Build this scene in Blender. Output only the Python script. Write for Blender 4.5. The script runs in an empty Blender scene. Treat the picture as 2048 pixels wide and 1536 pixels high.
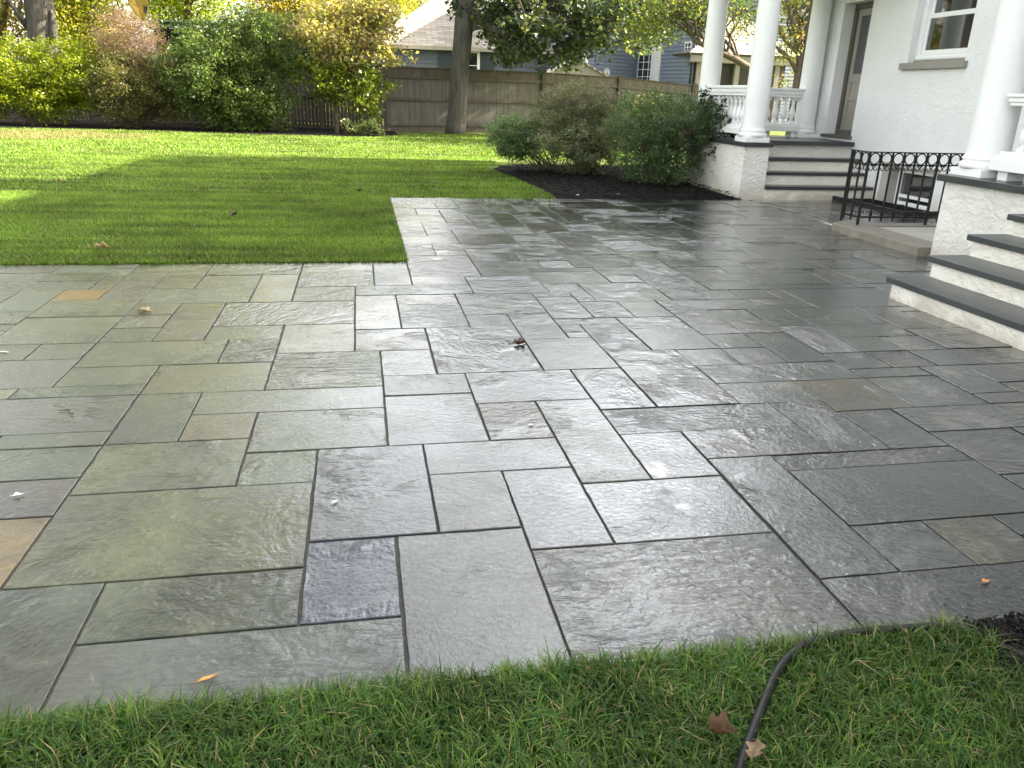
import bpy, math, random
import numpy as np
from mathutils import Vector, Matrix
R_ = math.radians
rng = np.random.default_rng(7)
random.seed(7)
sc = bpy.context.scene
COL = sc.collection

# ------------------------------------------------------------------ camera
F = 1569.02                                   # focal length in pixels of a 2048 wide frame
CH = 1.487                                    # eye height over the paving
M = np.array([[0.98305717, -0.18097153, 0.02911889],
              [-0.0362571, -0.34770324, -0.93690335],
              [0.17967756, 0.91997378, -0.34837366]])   # right, down, forward
cd = bpy.data.cameras.new('camera'); cam = bpy.data.objects.new('camera', cd); COL.objects.link(cam)
cd.sensor_width = 36.0; cd.lens = 36.0 * F / 2048.0; cd.clip_start = 0.05; cd.clip_end = 2000
cam.matrix_world = Matrix(((M[0, 0], -M[1, 0], -M[2, 0], 0), (M[0, 1], -M[1, 1], -M[2, 1], 0),
                           (M[0, 2], -M[1, 2], -M[2, 2], CH), (0, 0, 0, 1)))
sc.camera = cam

# ------------------------------------------------------------------ light
SUN_EL = 32.0
TOSUN = Vector((0.9976 * math.cos(R_(SUN_EL)), -0.069 * math.cos(R_(SUN_EL)), math.sin(R_(SUN_EL))))
w = bpy.data.worlds.new('World'); sc.world = w; w.use_nodes = True
nt = w.node_tree
sky = nt.nodes.new('ShaderNodeTexSky'); sky.sky_type = 'NISHITA'; sky.sun_disc = False
sky.sun_elevation = R_(SUN_EL); sky.sun_rotation = R_(94.0)
sky.air_density = 1.0; sky.dust_density = 4.0; sky.ozone_density = 1.0
hs_ = nt.nodes.new('ShaderNodeHueSaturation'); hs_.inputs['Saturation'].default_value = .42; hs_.inputs['Value'].default_value = 1.0
nt.links.new(sky.outputs[0], hs_.inputs['Color'])
wtc = nt.nodes.new('ShaderNodeTexCoord'); wmp = nt.nodes.new('ShaderNodeMapping'); wmp.inputs['Scale'].default_value = (1, 1, 2.2)
wno = nt.nodes.new('ShaderNodeTexNoise'); wno.inputs['Scale'].default_value = 2.6; wno.inputs['Detail'].default_value = 7; wno.inputs['Roughness'].default_value = .6
wrp = nt.nodes.new('ShaderNodeValToRGB'); wrp.color_ramp.elements[0].position = .42; wrp.color_ramp.elements[1].position = .72
wrp.color_ramp.elements[0].color = (1, 1, 1, 1); wrp.color_ramp.elements[1].color = (2.1, 2.07, 2.02, 1)      # thin cloud added to brighten the sky and its reflections
nt.links.new(wtc.outputs['Generated'], wmp.inputs[0]); nt.links.new(wmp.outputs[0], wno.inputs['Vector']); nt.links.new(wno.outputs['Fac'], wrp.inputs[0])
wmx = nt.nodes.new('ShaderNodeMix'); wmx.data_type = 'RGBA'; wmx.blend_type = 'MULTIPLY'; wmx.inputs[0].default_value = 1.0
nt.links.new(hs_.outputs[0], wmx.inputs[6]); nt.links.new(wrp.outputs[0], wmx.inputs[7])
wm2 = nt.nodes.new('ShaderNodeMix'); wm2.data_type = 'RGBA'; wm2.blend_type = 'MULTIPLY'; wm2.inputs[0].default_value = 1.0; wm2.inputs[7].default_value = (1.06, 1.0, .92, 1)
# bright sky lobe over the neighbours' roofs, added for white reflections in the paving
wdp = nt.nodes.new('ShaderNodeVectorMath'); wdp.operation = 'DOT_PRODUCT'; wnm = nt.nodes.new('ShaderNodeVectorMath'); wnm.operation = 'NORMALIZE'
nt.links.new(wtc.outputs['Generated'], wnm.inputs[0]); nt.links.new(wnm.outputs[0], wdp.inputs[0])
wdp.inputs[1].default_value = (math.sin(R_(9)) * math.cos(R_(33)), math.cos(R_(9)) * math.cos(R_(33)), math.sin(R_(33)))
wad = nt.nodes.new('ShaderNodeMath'); wad.operation = 'MULTIPLY_ADD'; wad.inputs[1].default_value = .22; nt.links.new(wno.outputs['Fac'], wad.inputs[0]); nt.links.new(wdp.outputs['Value'], wad.inputs[2])
wmr = nt.nodes.new('ShaderNodeMapRange'); wmr.interpolation_type = 'SMOOTHSTEP'; wmr.inputs['From Min'].default_value = 1.055; wmr.inputs['From Max'].default_value = 1.13; wmr.inputs['To Min'].default_value = 0; wmr.inputs['To Max'].default_value = 1
nt.links.new(wad.outputs[0], wmr.inputs['Value'])
wm3 = nt.nodes.new('ShaderNodeMix'); wm3.data_type = 'RGBA'; wm3.blend_type = 'MULTIPLY'; wm3.inputs[7].default_value = (4.2, 4.2, 4.25, 1)
nt.links.new(wmr.outputs[0], wm3.inputs[0]); nt.links.new(wmx.outputs[2], wm3.inputs[6])
nt.links.new(wm3.outputs[2], wm2.inputs[6]); nt.links.new(wm2.outputs[2], nt.nodes['Background'].inputs[0])
nt.nodes['Background'].inputs[1].default_value = 0.12
sd = bpy.data.lights.new('sun', 'SUN'); sd.energy = 5.0; sd.angle = R_(0.5); sd.color = (1.0, 0.90, 0.70)
sun = bpy.data.objects.new('sun', sd); COL.objects.link(sun)
sun.rotation_euler = TOSUN.to_track_quat('Z', 'Y').to_euler(); sun.location = (20, -2, 20)
sc.view_settings.view_transform = 'Standard'; sc.view_settings.look = 'None'
sc.view_settings.gamma = 1.0; sc.view_settings.exposure = 2.62; sc.view_settings.use_curve_mapping = False
try:
    sc.cycles.max_bounces = 8; sc.cycles.transparent_max_bounces = 6
except Exception: pass

# ------------------------------------------------------------------ helpers
def at(u, v, Y):
    """point of the photo's pixel (u, v) standing at the depth Y"""
    d = M.T @ np.array([u - 1024.0, v - 768.0, F]); t = Y / d[1]
    return Vector((d[0] * t, Y, CH + d[2] * t))
def gr(u, v, z=0.0):
    d = M.T @ np.array([u - 1024.0, v - 768.0, F]); t = (z - CH) / d[2]
    return Vector((d[0] * t, d[1] * t, z))

class MB:
    def __init__(s): s.v = []; s.f = []; s.sm = []
    def add(s, vs, fs, smooth=False):
        n = len(s.v); s.v += [tuple(p) for p in vs]
        s.f += [tuple(i + n for i in f) for f in fs]; s.sm += [smooth] * len(fs)
    def box(s, a, b, rot=None, piv=None):
        x0, y0, z0 = a; x1, y1, z1 = b
        vs = [Vector(p) for p in ((x0, y0, z0), (x1, y0, z0), (x1, y1, z0), (x0, y1, z0), (x0, y0, z1), (x1, y0, z1), (x1, y1, z1), (x0, y1, z1))]
        if rot is not None:
            pv = Vector(piv) if piv is not None else (vs[0] + vs[6]) / 2
            vs = [rot @ (p - pv) + pv for p in vs]
        s.add(vs, [(3, 2, 1, 0), (4, 5, 6, 7), (0, 1, 5, 4), (1, 2, 6, 5), (2, 3, 7, 6), (3, 0, 4, 7)])
    def cbox(s, a, b, c=0.004):
        """box with a chamfered top and vertical edges"""
        x0, y0, z0 = a; x1, y1, z1 = b
        def ring(i, z):
            return [(x0 + i + c, y0 + i, z), (x1 - i - c, y0 + i, z), (x1 - i, y0 + i + c, z), (x1 - i, y1 - i - c, z),
                    (x1 - i - c, y1 - i, z), (x0 + i + c, y1 - i, z), (x0 + i, y1 - i - c, z), (x0 + i, y0 + i + c, z)]
        vs = ring(c, z0) + ring(0, z0 + c) + ring(0, z1 - c) + ring(c, z1)
        fs = [tuple(reversed(range(8))), tuple(range(24, 32))]
        for k in range(3):
            for i in range(8):
                j = (i + 1) % 8; fs.append((k * 8 + i, k * 8 + j, k * 8 + 8 + j, k * 8 + 8 + i))
        s.add(vs, fs)
    def tube(s, pts, rad, n=8, cap=True, smooth=True):
        pts = [Vector(p) for p in pts]
        if not hasattr(rad, '__len__'): rad = [rad] * len(pts)
        vs = []; up = None
        for i, p in enumerate(pts):
            t = (pts[min(i + 1, len(pts) - 1)] - pts[max(i - 1, 0)]).normalized()
            if up is None:
                up = Vector((0, 0, 1)) if abs(t.z) < 0.9 else Vector((1, 0, 0))
            a = t.cross(up)
            if a.length < 1e-6: a = t.orthogonal()
            a.normalize(); b = a.cross(t).normalized(); up = b
            for k in range(n):
                q = 2 * math.pi * k / n
                vs.append(p + (a * math.cos(q) + b * math.sin(q)) * rad[i])
        fs = []
        for i in range(len(pts) - 1):
            for k in range(n):
                l = (k + 1) % n; fs.append((i * n + k, i * n + l, (i + 1) * n + l, (i + 1) * n + k))
        if cap: fs += [tuple(reversed(range(n))), tuple(range((len(pts) - 1) * n, len(pts) * n))]
        s.add(vs, fs, smooth)
    def lathe(s, prof, c, n=24, smooth=True):
        vs = []; 
        for r, z in prof:
            for k in range(n):
                q = 2 * math.pi * k / n; vs.append((c[0] + r * math.cos(q), c[1] + r * math.sin(q), c[2] + z))
        fs = []
        for i in range(len(prof) - 1):
            for k in range(n):
                l = (k + 1) % n; fs.append((i * n + k, i * n + l, (i + 1) * n + l, (i + 1) * n + k))
        fs += [tuple(reversed(range(n))), tuple(range((len(prof) - 1) * n, len(prof) * n))]
        s.add(vs, fs, smooth)
    def prism(s, poly, z0, z1):
        n = len(poly); vs = [(p[0], p[1], z0) for p in poly] + [(p[0], p[1], z1) for p in poly]
        s.add(vs, [tuple(reversed(range(n))), tuple(range(n, 2 * n))] + [(i, (i + 1) % n, n + (i + 1) % n, n + i) for i in range(n)])
    def build(s, name, m, parent=None, bevel=0):
        me = bpy.data.meshes.new(name); me.from_pydata(s.v, [], s.f); me.validate()
        if len(me.polygons) == len(s.sm): me.polygons.foreach_set('use_smooth', s.sm)
        me.materials.append(m); me.update()
        o = bpy.data.objects.new(name, me); COL.objects.link(o)
        if bevel:
            b = o.modifiers.new('bevel', 'BEVEL'); b.width = bevel; b.segments = 2; b.limit_method = 'ANGLE'; b.angle_limit = R_(50)
        if parent is not None:
            o.parent = parent; o.matrix_parent_inverse = parent.matrix_world.inverted() if False else Matrix.Translation(-Vector(parent.location))
        return o

def raw_mesh(name, verts, quads, m, parent=None, col=None, tris=None, smooth=False):
    """fast mesh from arrays; col is a per-vertex colour"""
    me = bpy.data.meshes.new(name)
    nq = len(quads); ntr = 0 if tris is None else len(tris)
    me.vertices.add(len(verts)); me.vertices.foreach_set('co', np.asarray(verts, dtype=np.float32).ravel())
    me.loops.add(nq * 4 + ntr * 3); me.polygons.add(nq + ntr)
    li = np.asarray(quads, dtype=np.int32).ravel()
    ls = np.arange(nq, dtype=np.int32) * 4
    if ntr:
        li = np.concatenate([li, np.asarray(tris, dtype=np.int32).ravel()])
        ls = np.concatenate([ls, nq * 4 + np.arange(ntr, dtype=np.int32) * 3])
    me.loops.foreach_set('vertex_index', li); me.polygons.foreach_set('loop_start', ls)
    me.update(calc_edges=True)
    if smooth: me.polygons.foreach_set('use_smooth', [True] * (nq + ntr))
    if col is not None:
        a = me.color_attributes.new('tint', 'FLOAT_COLOR', 'POINT')
        c = np.ones((len(verts), 4), dtype=np.float32); c[:, :3] = col; a.data.foreach_set('color', c.ravel())
    me.materials.append(m); me.validate(); me.update()
    o = bpy.data.objects.new(name, me); COL.objects.link(o)
    if parent is not None:
        o.parent = parent; o.matrix_parent_inverse = Matrix.Translation(-Vector(parent.location))
    return o

def thing(name, label, cat, loc=(0, 0, 0), group=None):
    o = bpy.data.objects.new(name, None); COL.objects.link(o); o.location = loc; o.empty_display_size = 0.2
    o['label'] = label; o['category'] = cat
    if group: o['group'] = group
    return o
def tag(o, label, cat, group=None):
    o['label'] = label; o['category'] = cat
    if group: o['group'] = group
    return o
def struct(o, kind='structure'): o['kind'] = kind; return o
def copy_part(o, d, parent):
    """one more copy of a part, moved by d"""
    c = o.copy(); COL.objects.link(c); c.parent = parent; c.matrix_parent_inverse = o.matrix_parent_inverse.copy()
    c.location = Vector(o.location) + Vector(d); return c

# ------------------------------------------------------------------ materials
def mat(name, col=(.5, .5, .5), rough=.6, spec=.5):
    m = bpy.data.materials.new(name); m.use_nodes = True
    b = m.node_tree.nodes['Principled BSDF']
    b.inputs['Base Color'].default_value = (*col, 1); b.inputs['Roughness'].default_value = rough
    b.inputs['Specular IOR Level'].default_value = spec
    return m
def N(m, t, **kw):
    n = m.node_tree.nodes.new(t)
    for k, v in kw.items():
        if k in n.inputs.keys(): n.inputs[k].default_value = v
        else: setattr(n, k, v)
    return n
def L(m, a, b): m.node_tree.links.new(a, b)
def coords(m, scale=(1, 1, 1), rot=(0, 0, 0)):
    tc = N(m, 'ShaderNodeTexCoord'); mp = N(m, 'ShaderNodeMapping')
    mp.inputs['Scale'].default_value = scale; mp.inputs['Rotation'].default_value = rot
    L(m, tc.outputs['Object'], mp.inputs[0]); return mp.outputs[0]
def noise(m, vec, scale, detail=4, rough=.55, dist=0.0):
    n = N(m, 'ShaderNodeTexNoise'); n.inputs['Scale'].default_value = scale; n.inputs['Detail'].default_value = detail
    n.inputs['Roughness'].default_value = rough; n.inputs['Distortion'].default_value = dist
    L(m, vec, n.inputs['Vector']); return n.outputs['Fac']
def ramp(m, fac, stops):
    r = N(m, 'ShaderNodeValToRGB'); cr = r.color_ramp
    while len(cr.elements) < len(stops): cr.elements.new(.5)
    for e, (p, c) in zip(cr.elements, stops):
        e.position = p; e.color = (*c, 1) if len(c) == 3 else c
    L(m, fac, r.inputs[0]); return r.outputs[0]
def mixc(m, fac, a, b, mode='MIX'):
    x = N(m, 'ShaderNodeMix'); x.data_type = 'RGBA'; x.blend_type = mode
    for sock, val in ((0, fac), (6, a), (7, b)):
        if isinstance(val, (int, float)): x.inputs[sock].default_value = val
        elif isinstance(val, tuple): x.inputs[sock].default_value = (*val, 1)
        else: L(m, val, x.inputs[sock])
    return x.outputs[2]
def math_(m, op, a, b=0.0, c=0.0, clamp=False):
    x = N(m, 'ShaderNodeMath'); x.operation = op; x.use_clamp = clamp
    for i, val in enumerate((a, b, c)):
        if isinstance(val, (int, float)): x.inputs[i].default_value = val
        else: L(m, val, x.inputs[i])
    return x.outputs[0]
def bump(m, h, strength=.5, dist=.01, normal=None):
    b = N(m, 'ShaderNodeBump')
    if isinstance(strength, (int, float)): b.inputs['Strength'].default_value = strength
    else: L(m, strength, b.inputs['Strength'])
    b.inputs['Distance'].default_value = dist; L(m, h, b.inputs['Height'])
    if normal is not None: L(m, normal, b.inputs['Normal'])
    return b.outputs[0]
def bsdf(m): return m.node_tree.nodes['Principled BSDF']
def noisy(name, c1, c2, scale, rough=.7, bs=.3, bd=.01, bscale=None, stretch=(1, 1, 1), spec=.4):
    m = mat(name, c1, rough, spec); v = coords(m, stretch)
    f = noise(m, v, scale, 6, .6); L(m, ramp(m, f, [(.3, c1), (.7, c2)]), bsdf(m).inputs['Base Color'])
    h = noise(m, v, bscale or scale * 4, 6, .65); L(m, bump(m, h, bs, bd), bsdf(m).inputs['Normal'])
    return m

def stucco(name, c1, c2, trowel=.5, scale=10, splash=.3):
    m = mat(name, c1, .85, .25); v = coords(m)
    f = noise(m, v, .9, 5, .6); c = ramp(m, f, [(.25, c2), (.6, c1)])
    # rain-splash dirt low on the wall and faint streaks
    tc = N(m, 'ShaderNodeTexCoord'); sp = N(m, 'ShaderNodeSeparateXYZ'); L(m, tc.outputs['Object'], sp.inputs[0])
    mr = N(m, 'ShaderNodeMapRange'); mr.inputs['From Min'].default_value = splash; mr.inputs['From Max'].default_value = 0.0; L(m, math_(m, 'ADD', sp.outputs[2], math_(m, 'MULTIPLY', math_(m, 'SUBTRACT', noise(m, v, 4, 5), .5), .35)), mr.inputs['Value'])
    c = mixc(m, math_(m, 'MULTIPLY', mr.outputs[0], .55), c, (.40, .345, .25))
    st = noise(m, coords(m, (9, 9, .35)), 1.0, 5, .6); c = mixc(m, ramp(m, st, [(.55, (0, 0, 0)), (.8, (.22, .22, .22))]), c, (.52, .50, .44))
    L(m, c, bsdf(m).inputs['Base Color'])
    a = noise(m, coords(m, (1, 1, 1.5)), scale, 5, .6, 1.2); b = noise(m, v, scale * 7, 4, .6)
    n1 = bump(m, a, trowel, .05); n2 = bump(m, b, .35, .008, n1)
    L(m, n2, bsdf(m).inputs['Normal']); return m
M_STUC = stucco('white_stucco', (.80, .81, .81), (.72, .725, .71), .5, 11)
M_STUC2 = stucco('rough_stucco', (.76, .75, .70), (.66, .64, .57), .75, 8)
M_RISER = stucco('riser_stucco', (.84, .81, .73), (.68, .64, .54), .7, 9, .10)
M_WHITE = mat('white_paint', (.82, .83, .83), .38, .5)
def _wp():
    m = M_WHITE; v = coords(m); h = noise(m, v, 6, 4); L(m, bump(m, h, .08, .01), bsdf(m).inputs['Normal'])
    L(m, ramp(m, noise(m, v, 2.5, 5), [(.3, (.78, .79, .79)), (.7, (.83, .84, .84))]), bsdf(m).inputs['Base Color'])
_wp()
M_GREYPAINT = noisy('taupe_paint', (.25, .245, .21), (.29, .28, .245), 3, .5, .1, .005)
M_DOOR = noisy('door_paint', (.26, .25, .215), (.30, .285, .25), 2, .45, .1, .005)
M_DARKTRIM = noisy('dark_trim', (.09, .085, .07), (.12, .11, .09), 3, .5, .1, .005)
M_GLASS = mat('window_glass', (.012, .013, .016), .03, 1.0); M_GLASS.node_tree.nodes['Principled BSDF'].inputs['IOR'].default_value = 1.9
M_IRON = noisy('black_iron', (.008, .009, .010), (.018, .019, .02), 9, .35, .3, .004, 60)
M_BLUESTEP = noisy('bluestone_tread', (.028, .034, .035), (.048, .054, .055), 3, .3, .35, .004, 28)
M_CONC = noisy('concrete', (.36, .35, .31), (.46, .44, .40), 3, .55, .4, .006, 40)
M_CURB = noisy('curb_stone', (.15, .135, .105), (.24, .22, .18), 5, .5, .5, .008, 35)
M_BARK = noisy('grey_bark', (.045, .042, .036), (.10, .094, .08), 4, .9, .9, .04, 9, (3, 3, .5), .2)
M_TWIG = noisy('twig_bark', (.07, .055, .04), (.14, .115, .09), 12, .9, .5, .01, 30, (2, 2, .6), .2)
M_BOARD = noisy('weathered_board', (.072, .07, .061), (.125, .122, .108), 1.6, .85, .5, .006, 8, (6, 6, .5), .2)
M_POST = noisy('weathered_post', (.058, .052, .04), (.10, .09, .07), 2, .85, .5, .006, 8, (5, 5, .5), .2)
M_SIDE = noisy('blue_siding', (.17, .205, .27), (.20, .235, .30), 1.2, .6, .2, .004, 12)
M_SIDE2 = noisy('slate_siding', (.085, .105, .135), (.105, .125, .155), 1.2, .6, .2, .004, 12)
M_SHUT = mat('dark_shutter', (.035, .05, .06), .5)
M_SOIL = noisy('soil', (.006, .0055, .0055), (.013, .011, .010), 9, .95, .8, .03, 25, spec=.08)
M_DOWN = noisy('brown_pipe', (.045, .025, .025), (.07, .04, .04), 4, .4, .1, .004)
M_HOSE = noisy('black_rubber', (.004, .004, .0045), (.008, .008, .0085), 14, .45, .25, .002, 120, spec=.2)
M_TAN = noisy('tan_trim', (.22, .205, .17), (.26, .245, .20), 2, .6, .1, .004)
M_SCREEN = noisy('dark_screen', (.03, .03, .026), (.05, .048, .04), 2, .7, .1, .004)

def roofmat(name, c1, c2):
    m = mat(name, c1, .9, .2); tc = N(m, 'ShaderNodeTexCoord')
    br = N(m, 'ShaderNodeTexBrick'); br.offset = .5
    br.inputs['Scale'].default_value = 1.0; br.inputs['Brick Width'].default_value = .62; br.inputs['Row Height'].default_value = .17
    br.inputs['Mortar Size'].default_value = .012; br.inputs['Color1'].default_value = (*c1, 1); br.inputs['Color2'].default_value = (*c2, 1)
    br.inputs['Mortar'].default_value = (c2[0] * .5, c2[1] * .5, c2[2] * .5, 1); br.inputs['Bias'].default_value = 0
    L(m, tc.outputs['UV'], br.inputs['Vector']); L(m, br.outputs['Color'], bsdf(m).inputs['Base Color'])
    L(m, bump(m, br.outputs['Fac'], -.6, .02), bsdf(m).inputs['Normal']); return m
M_ROOF = roofmat('beige_shingle', (.30, .28, .25), (.18, .165, .145))
M_ROOF2 = roofmat('grey_shingle', (.16, .155, .145), (.11, .105, .10))

def leafmat(name, trans=.4, rough=.45, spec=.4):
    m = mat(name, (.1, .2, .05), rough, spec); nt = m.node_tree
    a = N(m, 'ShaderNodeAttribute'); a.attribute_name = 'tint'
    L(m, a.outputs['Color'], bsdf(m).inputs['Base Color'])
    tr = N(m, 'ShaderNodeBsdfTranslucent'); hs = N(m, 'ShaderNodeHueSaturation')
    hs.inputs['Saturation'].default_value = 1.15; hs.inputs['Value'].default_value = 1.5
    L(m, a.outputs['Color'], hs.inputs['Color']); L(m, hs.outputs[0], tr.inputs[0])
    mx = N(m, 'ShaderNodeMixShader'); mx.inputs[0].default_value = trans
    L(m, bsdf(m).outputs[0], mx.inputs[1]); L(m, tr.outputs[0], mx.inputs[2])
    L(m, mx.outputs[0], nt.nodes['Material Output'].inputs[0]); return m
M_LEAF = leafmat('leaf', .46, .42)
M_GRASS = leafmat('grass_blade', .36, .5, .2)
M_DRY = leafmat('dry_leaf', .15, .6)
M_CHIP = leafmat('mulch_chip', .0, .9); M_CHIP.node_tree.nodes['Principled BSDF'].inputs['Specular IOR Level'].default_value = .1

# wet bluestone ------------------------------------------------------
def stonemat():
    m = mat('wet_bluestone', (.1, .11, .11), .3, .5); P = bsdf(m)
    at_ = N(m, 'ShaderNodeAttribute'); at_.attribute_name = 'tint'
    sd_ = N(m, 'ShaderNodeAttribute'); sd_.attribute_name = 'seed'      # r,g: offsets, b: grain turn
    tc = N(m, 'ShaderNodeTexCoord'); sep = N(m, 'ShaderNodeSeparateXYZ'); L(m, tc.outputs['Object'], sep.inputs[0])
    ss = N(m, 'ShaderNodeSeparateColor'); L(m, sd_.outputs['Color'], ss.inputs[0])
    off = N(m, 'ShaderNodeVectorMath'); off.operation = 'MULTIPLY_ADD'; off.inputs[1].default_value = (37, 41, 29)
    L(m, sd_.outputs['Vector'], off.inputs[0]); L(m, tc.outputs['Object'], off.inputs[2])
    vr = N(m, 'ShaderNodeVectorRotate'); vr.rotation_type = 'Z_AXIS'
    L(m, off.outputs[0], vr.inputs['Vector']); L(m, math_(m, 'MULTIPLY', ss.outputs[2], 6.28), vr.inputs['Angle'])
    V = vr.outputs[0]
    st = N(m, 'ShaderNodeMapping'); st.inputs['Scale'].default_value = (1, 2.3, 1); L(m, V, st.inputs[0]); VS = st.outputs[0]
    # colour: mottled stone, warm stains with edges of their own
    mot = noise(m, V, 2.2, 8, .62, .6); fine = noise(m, V, 38, 5, .7)
    c = mixc(m, 1.0, at_.outputs['Color'], ramp(m, mot, [(.28, (.70, .70, .72)), (.5, (1, 1, 1)), (.75, (1.28, 1.27, 1.22))]), 'MULTIPLY')
    c = mixc(m, 1.0, c, ramp(m, fine, [(.25, (.8, .8, .8)), (.75, (1.2, 1.2, 1.2))]), 'MULTIPLY')
    zone = noise(m, V, 1.15, 5, .6, 1.0); c = mixc(m, 1.0, c, ramp(m, zone, [(.34, (.94, .99, 1.06)), (.5, (1, 1, 1)), (.66, (1.05, 1.02, .95))]), 'MULTIPLY')
    rust = noise(m, V, 1.3, 6, .65, 1.5)
    c = mixc(m, ramp(m, rust, [(.60, (0, 0, 0)), (.74, (.24, .24, .24))]), c, (.15, .115, .07))
    # water film: large patches, more on the house side, plus the stone's own luck
    film = noise(m, tc.outputs['Object'], .9, 4, .55, .5)
    film2 = noise(m, V, 4.5, 5, .6, 1.0)
    gx = math_(m, 'MULTIPLY', sep.outputs[0], .10)
    wet = math_(m, 'ADD', math_(m, 'MULTIPLY', film, .95), math_(m, 'ADD', gx, .05))
    wet = math_(m, 'ADD', wet, math_(m, 'MULTIPLY', math_(m, 'SUBTRACT', ss.outputs[0], .5), .26))
    wet = math_(m, 'ADD', wet, math_(m, 'MULTIPLY', math_(m, 'SUBTRACT', film2, .5), .55))
    wr = N(m, 'ShaderNodeMapRange'); wr.interpolation_type = 'SMOOTHSTEP'
    wr.inputs['From Min'].default_value = .30; wr.inputs['From Max'].default_value = .72; L(m, wet, wr.inputs['Value'])
    W = wr.outputs[0]
    c = mixc(m, W, mixc(m, 1.0, c, (.55, .555, .48), 'MULTIPLY'), mixc(m, 1.0, c, (.165, .185, .19), 'MULTIPLY'))
    L(m, c, P.inputs['Base Color'])
    rr = N(m, 'ShaderNodeMapRange'); rr.inputs['To Min'].default_value = .30; rr.inputs['To Max'].default_value = .06; L(m, W, rr.inputs['Value'])
    rgh = math_(m, 'ADD', rr.outputs[0], math_(m, 'MULTIPLY', math_(m, 'SUBTRACT', fine, .5), .12), clamp=True)
    L(m, rgh, P.inputs['Roughness'])
    # cleft surface: long ripples where the stone split, pebbly grain, beads of water
    s2 = N(m, 'ShaderNodeMapping'); s2.inputs['Scale'].default_value = (9, 25, 1); L(m, V, s2.inputs[0])
    rip = noise(m, s2.outputs[0], 1.0, 4, .5, 1.1)
    rip = math_(m, 'ADD', rip, math_(m, 'MULTIPLY', math_(m, 'FRACT', math_(m, 'MULTIPLY', noise(m, VS, 3.2, 7, .6, .8), 5.0)), -.10))
    grain = noise(m, V, 50, 5, .62, .5); broad = noise(m, V, 2.6, 3, .5)
    where = N(m, 'ShaderNodeMapRange'); where.interpolation_type = 'SMOOTHSTEP'
    where.inputs['From Min'].default_value = .45; where.inputs['From Max'].default_value = .68
    L(m, math_(m, 'ADD', noise(m, V, 3.1, 4, .6, .6), math_(m, 'MULTIPLY', math_(m, 'SUBTRACT', ss.outputs[1], .5), .42)), where.inputs['Value'])
    amp = math_(m, 'ADD', .06, math_(m, 'MULTIPLY', where.outputs[0], .85))
    pd = N(m, 'ShaderNodeMapRange'); pd.interpolation_type = 'SMOOTHSTEP'; pd.inputs['From Min'].default_value = .54; pd.inputs['From Max'].default_value = .70
    L(m, math_(m, 'ADD', noise(m, off.outputs[0], 2.6, 9, .70, .35), math_(m, 'MULTIPLY', math_(m, 'SUBTRACT', W, .75), .16)), pd.inputs['Value'])
    dry_ = math_(m, 'SUBTRACT', 1.0, math_(m, 'MULTIPLY', pd.outputs[0], .66)); amp = math_(m, 'MULTIPLY', amp, dry_)
    h = math_(m, 'MULTIPLY', math_(m, 'MULTIPLY', rip, amp), .011)
    h = math_(m, 'ADD', h, math_(m, 'MULTIPLY', math_(m, 'MULTIPLY', grain, math_(m, 'MULTIPLY', dry_, math_(m, 'ADD', .35, math_(m, 'MULTIPLY', noise(m, V, 5.0, 3), .9)))), .0036))
    h = math_(m, 'ADD', h, math_(m, 'MULTIPLY', broad, .004))
    L(m, bump(m, h, .95, 1.0), P.inputs['Normal'])
    P.inputs['IOR'].default_value = 1.44; L(m, math_(m, 'SUBTRACT', .5, math_(m, 'MULTIPLY', W, .34)), P.inputs['Specular IOR Level'])
    L(m, math_(m, 'ADD', math_(m, 'MULTIPLY', W, .85), .15, clamp=True), P.inputs['Coat Weight'])
    P.inputs['Coat Roughness'].default_value = .035; P.inputs['Coat IOR'].default_value = 1.4
    L(m, bump(m, h, .75, 1.0), P.inputs['Coat Normal'])
    return m
M_STONE = stonemat()
M_JOINT = noisy('joint_sand', (.022, .022, .02), (.07, .066, .056), 30, .7, .8, .01, 160)
def lawnmat():
    m = mat('lawn_turf', (.05, .1, .02), .9, .2)
    f1 = noise(m, coords(m, (.5, 3.2, 1)), 1.1, 5, .6, .5); f2 = noise(m, coords(m), .35, 4, .6); f3 = noise(m, coords(m), 30, 4, .7)
    c = ramp(m, f1, [(.3, (.055, .085, .014)), (.5, (.08, .115, .02)), (.68, (.115, .145, .03))])
    c = mixc(m, ramp(m, f2, [(.56, (0, 0, 0)), (.7, (.55, .55, .55))]), c, (.13, .12, .045))
    c = mixc(m, 1.0, c, ramp(m, f3, [(.3, (.55, .55, .55)), (.7, (1.3, 1.3, 1.3))]), 'MULTIPLY')
    L(m, c, bsdf(m).inputs['Base Color']); L(m, bump(m, f3, .9, .03), bsdf(m).inputs['Normal']); return m
M_LAWN = lawnmat()
M_THATCH = noisy('thatch', (.014, .022, .006), (.035, .040, .013), 40, .95, .8, .02, 90, spec=.1)

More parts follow.
